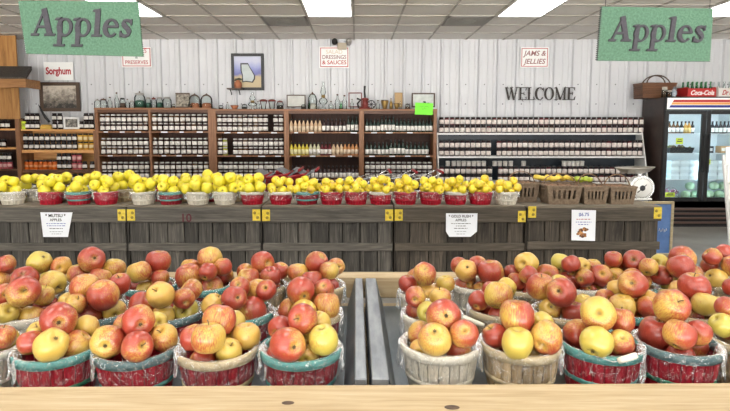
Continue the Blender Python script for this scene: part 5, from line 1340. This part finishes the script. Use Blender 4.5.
framed(((394.5,92.6),(402.5,107.3)), YA+.04, .014, .012, M['gilt'], 'picture_frame', 'narrow tan wooden plaque standing on the rightmost bookcase bay', 'plaque', None, mat('tan_plaque', (.42,.28,.13), .6))
plates(396.5, 6, 6, 'brass', 'small brass bowl in front of the narrow tan plaque', 'brass_bowl')
glass_jar(407.5, 6, 5, 'small dark jar left of the large framed print', 'iron', 'earth', True)
t, w_, h_ = framed(((411.5,93),(435,107.3)), YA+.05, .02, .022, M['dkwood'], 'picture_frame', 'brown-framed pale print behind the neon green note', 'picture', None, speckle('grey_green_print', (.42,.45,.43), (.60,.62,.59), 10, .5))
b = MB(); 
for k in range(7): b.sphere((random.uniform(-.02,.12), -.012, random.uniform(.04,.09)), .016, 8, 0, (1.5,.15,.6))
b.obj('print_subject', M['ink'], t)['kind'] = 'stuff'
# neon green note on the bookcase front
a_, c_ = P(415, 114.8, YF-.02), P(433, 103, YF-.02)
t = thing('price_sign', 'neon green handwritten note taped to the rightmost bookcase top', 'note', ((a_.x+c_.x)/2, YF-.02, (a_.z+c_.z)/2), (.0, .04, 0)); w_, h_ = (c_.x-a_.x)/2, (c_.z-a_.z)/2
b = MB(); b.box(-w_, w_, -.001, .001, -h_, h_); b.obj('note_card', mat('neon_green_paper', (.20,.80,.05), .7), t)
b = MB(); m_gi = mat('dark_green_ink', (.03,.22,.03), .7)
for (z0, x0, x1) in ((.035,-.07,.08), (.0,-.03,.04)):
    x = x0
    pts = []
    while x < x1: pts.append((x, -.0018, z0+random.uniform(-.012,.014))); x += .011
    b.tube(pts, .0016, 4)
b.obj('handwriting', m_gi, t)

# ================================================================== WALL SIGNS AND PICTURES
YW = WY-.040
def wall_sign(x0, y0, x1, y1, label, border=None):
    a, c = P(x0, y1, YW), P(x1, y0, YW); t = thing('wall_sign', label, 'sign', ((a.x+c.x)/2, YW, (a.z+c.z)/2), group='white signs on the back wall'); w, h = (c.x-a.x)/2, (c.z-a.z)/2
    b = MB(); b.box(-w, w, -.012, 0, -h, h, b=.003); b.obj('sign_board', M['white'], t)
    if border:
        m_, i, tk = border; b = MB()
        for sg in (-1, 1): b.box(sg*(w-i), sg*(w-i-tk), -.0135, -.0121, -h+i, h-i); b.box(-w+i, w-i, -.0135, -.0121, sg*(h-i), sg*(h-i-tk))
        b.obj('border_line', m_, t)
    return t, w, h
t, w, h = wall_sign(44.7, 62.2, 73, 80.3, 'white sign reading Sorghum in dark red on the left wall')
o = text('Sorghum', t, 0, -.0128, -.0, .155, M['redink'], offset=.006, extrude=.0006); width_fit(o, w*1.72)
t, w, h = wall_sign(122, 47, 151.5, 67.5, 'white red-bordered sign partly hidden behind left green sign', (M['redink'], .018, .012))
o = text('PICKLES', t, .0, -.0128, .10, .095, M['redink'], extrude=.0006); o.name = 'lettering'; text('&', t, 0, -.0128, .0, .075, M['moss'], extrude=.0006); o = text('PRESERVES', t, 0, -.0128, -.085, .085, M['redink'], extrude=.0006, offset=.001); width_fit(o, w*1.5)
t, w, h = wall_sign(319.3, 46.6, 349.3, 68.2, 'white sign reading Salad Dressings & Sauces above the bookcase', (M['redink'], .018, .012))
m_gold = mat('faded_gold_ink', (.62,.50,.36), .6); m_brn = mat('brown_red_ink', (.25,.09,.09), .6)
o = text('SALAD', t, 0, -.0128, .085, .09, m_gold, extrude=.0006); o = text('DRESSINGS', t, 0, -.0128, .0, .09, m_brn, extrude=.0006, offset=.001); width_fit(o, w*1.58); o = text('& SAUCES', t, 0, -.0128, -.085, .09, M['redink'], extrude=.0006, offset=.0015)
t, w, h = wall_sign(520, 47.3, 548.8, 67.7, 'white sign reading Jams & Jellies on the back wall', (M['redink'], .016, .011))
text('JAMS &', t, 0, -.0128, .062, .115, m_brn, extrude=.0006, offset=.002, shear=.25); text('JELLIES', t, 0, -.0128, -.068, .115, m_brn, extrude=.0006, offset=.002, shear=.25)
# hanging hooks above the middle sign: a small beige box with dark spotlight
p = P(342, 44.5, WY-.1); t = thing('emergency_light', 'small beige box with twin dark lamps over the salad dressings sign', 'light fixture', (p.x, WY-.04, p.z))
b = MB(); b.box(-.075, .075, -.07, 0, -.075, .03, b=.008); b.obj('housing', mat('beige_housing', (.42,.36,.27), .6), t)
for sx in (-.12, .11):
    b = MB(); b.lathe([(0,-.05),(.045,-.045),(.05,.0),(.03,.04),(0,.05)], 16, M=Matrix.Translation((sx,-.05,.055)) @ Matrix.Rotation(1.2, 4, 'X')); b.obj('lamp_head', M['iron'] if sx < 0 else M['tin'], t)
    b = MB(); b.tube([(sx*.5,-.03,.025),(sx,-.045,.03)], .012, 8); b.obj('lamp_arm', M['iron'], t)
# old photograph in a wide dark frame
m_ph = mat('old_sepia_photo', (.4,.36,.3), .6); tt = NT(m_ph); vv = tt.coord('Object', (1,1,1)); sepz = tt.n('ShaderNodeSeparateXYZ'); tt.l(tt.n('ShaderNodeTexCoord').outputs['Generated'], sepz.inputs[0])
fz = tt.math('ADD', tt.math('MULTIPLY', tt.noise(vv, 13, 6, .7), .75), tt.math('MULTIPLY', sepz.outputs[2], .38))
tt.l(tt.ramp(fz, [(.40,(.03,.027,.023)),(.55,(.20,.17,.14)),(.72,(.55,.49,.41))]), tt.b.inputs['Base Color'])
framed(((41.3,82.3),(79.8,111.5)), WY-.036, .035, .055, M['dkwood'], 'picture_frame', 'old black-and-white photograph in wide dark frame under Sorghum sign', 'picture', None, m_ph)
# framed state outline
m_sky = mat('blue_print_ground', (.22,.25,.50), .6); tt = NT(m_sky); sepz = tt.n('ShaderNodeSeparateXYZ'); tt.l(tt.n('ShaderNodeTexCoord').outputs['Generated'], sepz.inputs[0])
nz = tt.noise(tt.coord('Object'), 5, 3, .6); hz_ = tt.math('ADD', sepz.outputs[2], tt.math('MULTIPLY', tt.math('SUBTRACT', nz, .5), .35))
tt.l(tt.ramp(hz_, [(.36,(.52,.42,.26)),(.46,(.16,.17,.42)),(.62,(.30,.33,.60)),(.85,(.56,.58,.70))]), tt.b.inputs['Base Color'])
t, w, h = framed(((232,53.6),(263.8,90.3)), WY-.036, .03, .045, M['black'], 'picture_frame', 'black-framed blue and tan picture of a pale state outline', 'picture', None, m_sky)
st = [(.215,.80),(.52,.80),(.60,.66),(.70,.52),(.80,.37),(.79,.25),(.70,.13),(.42,.16),(.28,.14),(.27,.40),(.22,.55)]
b = MB(); b.prism([(-w/2+.06+(w-.12)*a, .06+(h-.12)*c) for a, c in st], -.0188, -.0155, 0); b.obj('outline_border', M['ink'], t)
cx_ = sum(a for a, c in st)/len(st); cy_ = sum(c for a, c in st)/len(st)
b = MB(); b.prism([(-w/2+.06+(w-.12)*(cx_+(a-cx_)*.83), .06+(h-.12)*(cy_+(c-cy_)*.87)) for a, c in st], -.0205, -.0189, 0); b.obj('state_outline', speckle('pale_map', (.45,.50,.50), (.55,.60,.60), 8, .6), t)
# bracket shelf with a brown jug below the picture
a_, c_ = P(228.5, 88.5, WY-.1), P(242.5, 88.5, WY-.1); t = thing('bracket_shelf', 'small dark wall shelf below the state picture', 'shelf', ((a_.x+c_.x)/2, WY-.036, a_.z)); w = (c_.x-a_.x)/2
b = MB(); b.box(-w, w, -.19, -.038, -.02, 0, b=.003); b.obj('shelf_board', M['dkwood'], t)
for sx in (-w*.6, w*.6): b = MB(); b.tube([(sx,-.15,-.02),(sx,-.08,-.06),(sx,-.045,-.10)], .008, 6); b.obj('bracket', M['iron'], t)
p = P(240, 88, WY-.13); t = thing('clay_jug', 'round brown clay jug with leafy top on the small wall shelf', 'jug', (p.x-.03, WY-.135, a_.z+.0005)); H = hpx_(9.5)
b = MB(); b.lathe([(0,0),(.045,0),(.065,.04),(.06,.09),(.03,.115),(.028,.13)], 18); b.obj('jug_body', M['terra'], t)
b = MB()
for k in range(9): b.sphere((random.uniform(-.04,.04), random.uniform(-.03,.02), .135+random.uniform(-.01,.025)), .02, 8, k % 2, (1.3,.7,.6))
b.obj('dried_leaves', [M['moss'], M['earth']], t)
# WELCOME in twiggy serif letters: one thing per letter of the wall word
t = thing('welcome_sign', 'dark twiggy serif letters spelling WELCOME on the white wall', 'sign', (0, WY-.036, 0))
zb_ = P(540, 100, WY-.05).z; hh = P(540, 87.3, WY-.05).z-zb_; x = P(505.2, 95, WY-.05).x; xe = P(575.5, 95, WY-.05).x
m_tw = speckle('dark_twig', (.025,.022,.02), (.07,.06,.055), 40, .8)
tot = sum(CAP[c][0] for c in 'WELCOME')*hh; sc_x = (xe-x)/tot
xx = x
for ch in 'WELCOME':
    o, w = glyph_obj(ch, CAP, t, xx, -.022, zb_, hh, .016, [m_tw, m_tw], 0, None, 12); o.scale.x = sc_x*.97; xx += w*sc_x

# ================================================================== COOLER
YC = 8.08; ZCt = P(700, 97, YC).z
c0 = P(663.5, 150, YC).x; cw = 1.28; cD = .66
t = thing('glass_door_cooler', 'black two-door glass-front cooler with striped banner at the right', 'cooler', (c0+cw/2, YC, 0)); w = cw/2
m_side_b = speckle('dark_brown_cabinet', (.022,.012,.009), (.045,.024,.018), 4, .35)
m_int = mat('cooler_interior_white', (.72,.76,.78), .5)
zd0, zd1 = P(700, 201.5, YC).z, P(700, 110.5, YC).z
b = MB()
b.box(-w, -w+.04, .05, cD, .03, ZCt-.001, b=.004); b.box(w-.04, w, .05, cD, .03, ZCt-.001, b=.004); b.box(-w+.0405, w-.0405, .05, cD, ZCt-.06, ZCt, b=.003); b.box(-w+.0405, w-.0405, cD-.03, cD, .03, ZCt-.061); b.box(-w+.0405, w-.0405, .06, cD-.031, zd0-.10, zd0-.005)
b.obj('cabinet', m_side_b, t)
b = MB(); b.box(-w+.041, w-.041, cD-.05, cD-.031, zd0, ZCt-.062); b.box(-w+.041, -w+.05, .07, cD-.051, zd0, ZCt-.062); b.box(w-.05, w-.041, .07, cD-.051, zd0, ZCt-.062); b.obj('inner_liner', m_int, t)
# banner
b = MB(); b.box(-w, w, 0, .049, zd1+.0, ZCt+.006, b=.006); b.obj('header_box', M['black'], t)
zb0, zb1 = P(700, 110, YC).z+.012, P(700, 97.5, YC).z-.006
m_ban = mat('banner_white_backlit', (.80,.80,.78), .4, emit=(1,1,1), estr=.22)
b = MB(); b.box(-w+.02, w-.01, -.004, -.0002, zb0, zb1); b.obj('banner_panel', m_ban, t)
sl = (zb1-zb0)
for nm, f0, f1, cc in (('red', .62, .84, (.48,.03,.03)), ('orange', .40, .60, (.80,.38,.10)), ('blue', .14, .36, (.02,.03,.25))):
    b = MB(); b.prism([(-w+.035+.10*f0+(.0), zb0+sl*f0), (w-.01, zb0+sl*f0), (w-.01, zb0+sl*f1), (-w+.035+.10*f1, zb0+sl*f1)], -.006, -.0042); b.obj('banner_stripe', mat('stripe_'+nm, cc, .4), t, label=nm+' banner stripe')
# doors
for sg in (-1, 1):
    d0, d1 = (-w, -.004) if sg < 0 else (.004, w)
    b = MB(); fw = .062
    b.box(d0, d0+fw, 0, .045, zd0, zd1-.002, b=.005); b.box(d1-fw, d1, 0, .045, zd0, zd1-.002, b=.005); b.box(d0+fw+.0004, d1-fw-.0004, 0, .045, zd0, zd0+.06, b=.004); b.box(d0+fw+.0004, d1-fw-.0004, 0, .045, zd1-.055, zd1-.002, b=.004)
    d = b.obj('door', M['black'], t)
    b = MB(); b.box(d0+fw-.005, d1-fw+.005, .018, .022, zd0+.055, zd1-.05); b.obj('door_glass', M['doorglass'], d)
    b = MB(); hx = (d1-.03) if sg < 0 else (d0+.03); b.box(hx-.012, hx+.012, -.045, -.03, zd0+.45, zd1-.35, b=.004); b.box(hx-.01, hx+.01, -.031, -.0003, zd0+.46, zd0+.49); b.box(hx-.01, hx+.01, -.031, -.0003, zd1-.39, zd1-.36); b.obj('handle', M['black'], d)
# base grille
b = MB(); b.box(-w+.01, w-.01, .06, .08, .02, zd0-.01); b.obj('grille_back', M['black'], t)
zg = [P(700, y, YC).z for y in (209.5, 214, 218.5, 223)]
for z in zg: b = MB(); b.box(-w+.01, w-.01, .02, .055, z-.014, z+.014, b=.003); b.obj('grille_slat', mat('grille_brown', (.14,.085,.07), .45), t)
b = MB(); b.box(-w+.02, w-.02, .03, cD-.02, 0, .0195); b.obj('plinth', M['black'], t)
m_tube = mat('cooler_tube', (.9,.95,1), .5, emit=(.66,.88,1.0), estr=17.0)
for xx in (-w+.075, 0, w-.075):
    b = MB(); b.tube([(xx,.075,zd0+.08),(xx,.075,zd1-.08)], .011, 8); b.obj('light_tube', m_tube, t)
b = MB(); b.box(-w+.052, w-.052, .072, .098, zd1-.03, zd1-.012); b.obj('light_tube', m_tube, t)
ysh = [P(690, y, YC+.15).z for y in (133.5, 153.0, 179.0)]
m_wire = mat('white_wire_shelf', (.70,.74,.76), .4)
for z in ysh:
    b = MB(); b.box(-w+.055, w-.055, .10, .115, z-.014, z-.0, b=.002); b.box(-w+.055, w-.055, cD-.07, cD-.055, z-.012, z, b=.002)
    for k in range(34):
        xx = -w+.06+(2*w-.12)*k/33; b.tube([(xx,.105,z-.004),(xx,cD-.06,z-.004)], .0025, 4)
    b.obj('shelf', m_wire, t)
zfl = zd0+.001
b = MB(); b.box(-w+.052, w-.052, .09, cD-.055, zd0-.004, zfl); b.obj('floor_panel', m_int, t)
# contents
yc = YC+.20
juice = {k: bottle_mesh('juice_bottle', cm('juice_'+k, c_, .15), l_, cp, .029, .19) for k, c_, l_, cp in (('brown', (.12,.05,.02), M['label'], cap_k), ('dark', (.02,.012,.014), M['label'], cap_k), ('gold', (.50,.24,.04), cm('gold_label', (.70,.5,.2)), cap_k))}
pxs = [669.5, 673.5, 677.5, 681.5, 685.5, 689, 692.5, 708.5, 712.5, 716.5, 720.5, 724.5, 728.5]
for i, px in enumerate(pxs):
    k_ = 'brown' if i < 3 else ('gold' if i in (4, 5) else 'dark')
    put(juice[k_], 'juice_bottle', P(px, 125, yc).x, yc, ysh[0]+.001, f"{ {'brown':'brown','dark':'dark','gold':'golden'}[k_]} juice bottle, {ORD[i]} from left on the cooler's top shelf", 'bottle', 'juice bottles in the cooler')
m_ylw = mat('yellow_tag', (.70,.78,.06), .7, emit=None)
def tagcard(px, py, pw, ph, Y, lab):
    p = P(px, py, Y); a = pw/F*Y/2; c_ = ph/F*Y/2; t2 = thing('price_card', lab, 'price card', p, group='yellow price cards in the cooler'); b = MB(); b.box(-a, a, -.001, .001, -c_, c_); b.obj('card', m_ylw, t2); b = MB(); b.box(-a*.7, a*.7, -.0018, -.0011, -c_*.3, c_*.1); b.box(-a*.5, a*.6, -.0018, -.0011, c_*.4, c_*.6); b.obj('card_print', M['ink'], t2)
tagcard(679.5, 141, 7, 6, YC+.115, 'yellow price card above the dark basket, left cooler door'); tagcard(670, 194.7, 9.5, 4.5, YC+.095, 'yellow price card at the bottom of the left cooler door'); tagcard(708.5, 162, 4, 5, YC+.115, 'small yellow price card behind the right cooler door')
# dark wire basket with leafy greens on the second shelf
a_, c_ = P(665, 152, yc).x, P(689.5, 152, yc).x; tb = thing('produce_basket', 'dark basket of small produce on the left second cooler shelf', 'basket', ((a_+c_)/2, yc, ysh[1]+.001)); w2 = (c_-a_)/2
b = MB(); b.add([(-w2*.9,-.10,0),(w2*.9,-.10,0),(w2*.9,.12,0),(-w2*.9,.12,0),(-w2,-.12,.085),(w2,-.12,.085),(w2,.14,.085),(-w2,.14,.085)], [(3,2,1,0),(0,1,5,4),(1,2,6,5),(2,3,7,6),(3,0,4,7)]); b.obj('basket_body', M['iron'], tb)
b = MB()
for k in range(24): b.sphere((random.uniform(-.85,.85)*w2, random.uniform(-.09,.10), .075+random.uniform(0,.03)), .024, 8, k % 2)
o = b.obj('produce_fill', [M['earth'], mat('olive_produce', (.12,.13,.03), .6)], tb); o['kind'] = 'stuff'
for i, (px, cc, lab) in enumerate(((708.5, (.02,.02,.025), 'black carton on the right second cooler shelf'), (722, (.55,.33,.16), 'tan carton on the right second cooler shelf'))):
    p = P(px, 148, yc); t2 = thing('food_carton', lab, 'carton', (p.x, yc, ysh[1]+.001)); b = MB(); b.box(-.05, .05+.05*i, -.05, .08, 0, .105, b=.003); b.obj('carton_body', mat('carton_%d' % i, cc, .6), t2); b = MB(); b.box(-.04, .03+.05*i, -.0515, -.0502, .03, .075); b.obj('carton_label', M['label'], t2)
# clear clamshell boxes stacked on the third shelf
m_clam = mat('pale_clear_plastic', (.70,.80,.84), .18)
m_egg = mat('pale_eggs', (.75,.72,.66), .5)
n_ = 0
for col_, px in enumerate((672.3, 681.6, 690.9, 710.0, 719.2, 728.4)):
    for r_ in range(3):
        p = P(px, 170, yc); zz = ysh[2]+.001+r_*.096
        t2 = thing('egg_carton', f"clear plastic carton, {['lowest','middle','top'][r_]} of the {ORD[col_]} stack from left in the cooler", 'carton', (p.x, yc, zz), group='clear cartons on the cooler third shelf')
        b = MB(); b.add([(-.064,-.07,0),(.064,-.07,0),(.064,.09,0),(-.064,.09,0),(-.070,-.08,.05),(.070,-.08,.05),(.070,.10,.05),(-.070,.10,.05),(-.062,-.065,.094),(.062,-.065,.094),(.062,.085,.094),(-.062,.085,.094)], [(3,2,1,0),(0,1,5,4),(1,2,6,5),(2,3,7,6),(3,0,4,7),(4,5,9,8),(5,6,10,9),(6,7,11,10),(7,4,8,11),(8,9,10,11)]); b.obj('carton_shell', m_clam, t2)
        b = MB()
        for k in range(3): b.sphere((-.042+.042*k, -.035, .042), .021, 10, 0, (.9,.9,1.25))
        o = b.obj('egg_row', m_egg, t2); n_ += 1
# cabbages and a purple bag on the bottom
m_cab = speckle('cabbage_leaf', (.30,.48,.30), (.55,.70,.50), 9, .5, bump=.4)
def cabbage(px, py, r, lab):
    Y = YC+.23; p = P(px, py, Y); R = r/F*Y; b = MB()
    b.lathe([(0,-R*.95),(R*.5,-R*.85),(R*.9,-R*.4),(R,0),(R*.88,R*.5),(R*.5,R*.85),(0,R*.95)], 20, fn=lambda r, z, a: (r*(1+.05*math.cos(5*a+z*9)), z))
    t2 = thing('cabbage', lab, 'cabbage', (p.x, Y, max(p.z, zfl+R*1.09)), (random.uniform(-.4,.4), random.uniform(-.4,.4), random.uniform(0,6)), group='cabbages in the cooler'); b.obj('cabbage_head', m_cab, t2)
    b = MB()
    for k in range(4):
        a = k*PI/2; vs = [(R*1.05*math.cos(a+u*.7)*math.cos(v), R*1.05*math.sin(a+u*.7)*math.cos(v), R*1.03*math.sin(v)) for v in (-.7,-.2,.3,.75) for u in (-1,-.33,.33,1)]
        b.add(vs, [(j*4+i, j*4+i+1, j*4+i+5, j*4+i+4) for j in range(3) for i in range(3)], 0, True)
    b.obj('outer_leaf', m_cab, t2)
for i, (px, py, r) in enumerate(((685.3, 194.5, 4.25), (694.6, 194.5, 4.25), (690, 186, 4.25))): cabbage(px, py, r, f"green cabbage behind the left cooler door, {['lower left','lower right','topmost'][i]}")
for i, (px, py, r) in enumerate(((709, 194.5, 4.4), (718.6, 194.5, 4.4), (727.8, 194.5, 4.3), (713.8, 185.8, 4.4), (723.4, 185.8, 4.4))): cabbage(px, py, r, f"green cabbage behind the right cooler door, {['lower first','lower second','lower third','upper first','upper second'][i]} from left")
p = P(672, 188, yc); t2 = thing('produce_bag', 'mesh bag of purple onions at the bottom of left cooler door', 'bag', (p.x, yc+.03, zfl)); 
b = MB()
for k in range(14): b.sphere((random.uniform(-.085,.085), random.uniform(-.04,.05), .045+random.uniform(0,.09)), .036, 10)
o = b.obj('onion_fill', speckle('purple_onion', (.20,.04,.12), (.42,.20,.30), 12, .4), t2); o['kind'] = 'stuff'
b = MB(); b.lathe([(0,.002),(.11,.004),(.135,.06),(.12,.13),(.06,.185),(.02,.20)], 20, M=Matrix.Diagonal((1,.62,1,1))); b.obj('bag_film', M['film'], t2)

# ---- things on top of the cooler
zt_ = ZCt+.0005
a_, c_ = P(641, 95, YC+.42).x, P(683, 95, YC+.42).x
p0, p1 = P(643.5, 85, YC+.28), P(676, 85, YC+.28)
a0 = max(p0.x, c0+.01); 
t = thing('woven_basket', 'brown wooden picnic basket with arched handles on the cooler', 'basket', ((p0.x+p1.x)/2+.0, YC+.42, zt_)); 
wv = (p1.x-p0.x)/2; zz = P(660, 84, YC+.3).z-zt_
m_wk = wood('brown_basket_weave', (.06,.02,.008), (.13,.05,.018), (.21,.095,.04), 'x', .5, 1.2, .4)
b = MB(); n = 7
for k in range(n):
    z0, z1 = zz*k/n+.002, zz*(k+1)/n-.001; f = 1+.06*k/n
    b.box(-wv*f, wv*f, -.14, -.128, z0, z1, b=.002); b.box(-wv*f, wv*f, .128, .14, z0, z1, b=.002)
    for sg in (-1, 1): b.box(sg*wv*f, sg*(wv*f-.012), -.127, .127, z0, z1, b=.002)
b.box(-wv, wv, -.14, .14, 0, .01); b.obj('basket_body', m_wk, t)
b = MB(); b.box(-wv*1.08, wv*1.08, -.15, .15, zz+.0005, zz+.02, b=.005); b.obj('basket_lid', m_wk, t)
for yy_, le in ((-.08, .05), (.08, -.05)):
    b = MB(); pts = [(-wv*.75*math.cos(PI*k/12)+.02, yy_+le*math.sin(PI*k/12), zz-.02+.165*math.sin(PI*k/12)) for k in range(13)]; b.tube(pts, .010, 8); b.obj('handle', M['dkwood'], t)
for px, h, lab in ((649.5, 9, 'small clear jar, left in front of the picnic basket'), (654.8, 7, 'little pale jar, middle in front of the picnic basket'), (665, 10.5, 'clear jar with pale lid in front of the picnic basket')):
    if P(px, 90, YC+.1).x < c0+.03: px = pix((c0+.04, YC+.1, 2))[0]+ (px-649)*.8
    p = P(px, 95, YC+.12); H = h/F*YC; r = 2.6/F*YC
    t2 = thing('glass_jar', lab, 'jar', (p.x, YC+.14, zt_), group='jars on the cooler'); b = MB(); b.lathe([(0,0),(r,0),(r,H*.75),(r*.8,H*.85)], 14); b.obj('jar_body', M['glass'], t2); b = MB(); b.lathe([(r*.8,H*.84),(r*.9,H*.85),(r*.9,H),(0,H)], 14); b.obj('lid', M['putty'], t2)
p = P(674, 95, YC+.15); t2 = thing('figurine', 'small grey-blue bird figurine between basket and red crate', 'figurine', (p.x, YC+.16, zt_)); b = MB(); b.lathe([(0,0),(.035,0),(.03,.02),(.045,.06),(.04,.10),(.02,.125),(0,.13)], 14); b.obj('figure_body', speckle('grey_blue_glaze', (.20,.24,.28), (.42,.46,.50), 16, .3), t2); b = MB(); b.sphere((.01,0,.145), .024, 12); b.lathe([(.008,0),(0,.03)], 8, M=Matrix.Translation((.03,0,.145)) @ Matrix.Rotation(PI/2, 4, 'Y')); b.obj('figure_head', M['grey'], t2)
def soda_crate(px0, px1, yt, m_, lab, word, m_word, wfit, slant, bottle_m, liquid, nb, blab, name='soda_crate'):
    a, c = P(px0, 90, YC+.10), P(px1, 90, YC+.10); H = P(700, yt, YC+.1).z-zt_; w = (c.x-a.x)/2; cx = (a.x+c.x)/2
    t = thing(name, lab, 'crate', (cx, YC+.10, zt_), group=None); D = .30
    b = MB(); b.box(-w, w, 0, .014, 0, H, b=.003); b.obj('front_board', m_, t)
    b = MB(); b.box(-w, w, D-.014, D, 0, H, b=.003); b.obj('back_board', m_, t)
    for sg in (-1, 1): b = MB(); b.box(sg*w, sg*(w-.014), .0145, D-.0145, 0, H+.02, b=.003); b.obj('end_board', m_, t)
    b = MB(); b.box(-w+.0145, w-.0145, .0145, D-.0145, 0, .01); b.obj('bottom_board', m_, t)
    o = text(word, t, .0, -.0008, H*.5, H*.72, m_word, offset=.003, shear=slant, extrude=.0006); width_fit(o, w*2*wfit)
    bm = MB(); r = .027; h = .235
    bm.lathe([(0,0),(r*.95,0),(r,h*.03),(r*.86,h*.22),(r*1.0,h*.42),(r*.8,h*.56),(r*.42,h*.76),(r*.38,h*.92),(r*.5,h*.93),(r*.5,h),(r*.36,h)], 12); me = bm.mesh('soda_bottle', bottle_m)
    ib = MB(); ib.lathe([(0,.003),(r*.84,.003),(r*.76,h*.22),(r*.88,h*.42),(r*.6,h*.54),(0,h*.54)], 10); mi = ib.mesh('soda_fill', liquid) if liquid else None
    q = 0
    for j in range(2):
        for k in range(nb):
            xx = cx-w+.045+(2*w-.09)*k/(nb-1); o = link('soda_bottle', me, None, (xx, YC+.10+.075+j*.13, zt_+.0105)); q += 1
            if mi: link('soda_fill', mi, o)
            tag(o, f"{blab}, {ORD[k]} from left in the {'front' if j == 0 else 'rear'} row of {lab.split(' of')[0].split(' with')[0]}", 'bottle', blab+'s')
    return t
m_cola = mat('cola_red_paint', (.46,.02,.02), .45)
soda_crate(688, 716.5, 88.3, m_cola, 'red Coca-Cola wooden crate with white script'.replace('Coca-Cola ', 'soda '), 'Coca-Cola', M['white'], .82, .35, M['greenglass'], None, 6, 'green glass soda bottle')
soda_crate(719, 747, 88, mat('white_crate_paint', (.70,.66,.62), .5), 'white soda crate with red lettering, cut by the right edge', 'Dr Pepper', M['redink'], .8, .35, M['glass'], mat('brown_soda', (.16,.06,.03), .3), 5, 'brown soda bottle')

# ================================================================== LIGHT
w = bpy.data.worlds.new('sky'); sc.world = w; w.use_nodes = True
bg = w.node_tree.nodes['Background']; bg.inputs[1].default_value = 1.0
nw = w.node_tree; tcw = nw.nodes.new('ShaderNodeTexCoord'); sw = nw.nodes.new('ShaderNodeSeparateXYZ'); nw.links.new(tcw.outputs['Generated'], sw.inputs[0])
rw = nw.nodes.new('ShaderNodeValToRGB'); nw.links.new(sw.outputs[2], rw.inputs[0])   # bright lower half added to lift the ceiling, dim sky above
rw.color_ramp.elements[0].position = 0.0; rw.color_ramp.elements[0].color = (12, 11.6, 11, 1); rw.color_ramp.elements[1].position = .03; rw.color_ramp.elements[1].color = (.65, .69, .73, 1)
nw.links.new(rw.outputs[0], bg.inputs[0])
# big shop windows behind the camera: soft daylight
ld = bpy.data.lights.new('window_daylight', 'AREA'); ld.shape = 'RECTANGLE'; ld.size = 8; ld.size_y = 2.0; ld.energy = 45; ld.color = (.95, .98, 1)
lo = bpy.data.objects.new('window_daylight', ld); col.objects.link(lo); lo.location = (0, -4.0, 1.3); lo.rotation_euler = (PI/2+.22, 0, 0)
sc.view_settings.view_transform = 'Standard'; sc.view_settings.look = 'None'; sc.view_settings.gamma = 1; sc.view_settings.use_curve_mapping = False
sc.view_settings.exposure = 0.24
sc.cycles.use_denoising = True
sc.cycles.max_bounces = 8; sc.cycles.transparent_max_bounces = 24; sc.cycles.caustics_reflective = False; sc.cycles.caustics_refractive = False
sc.cycles.sample_clamp_indirect = 6
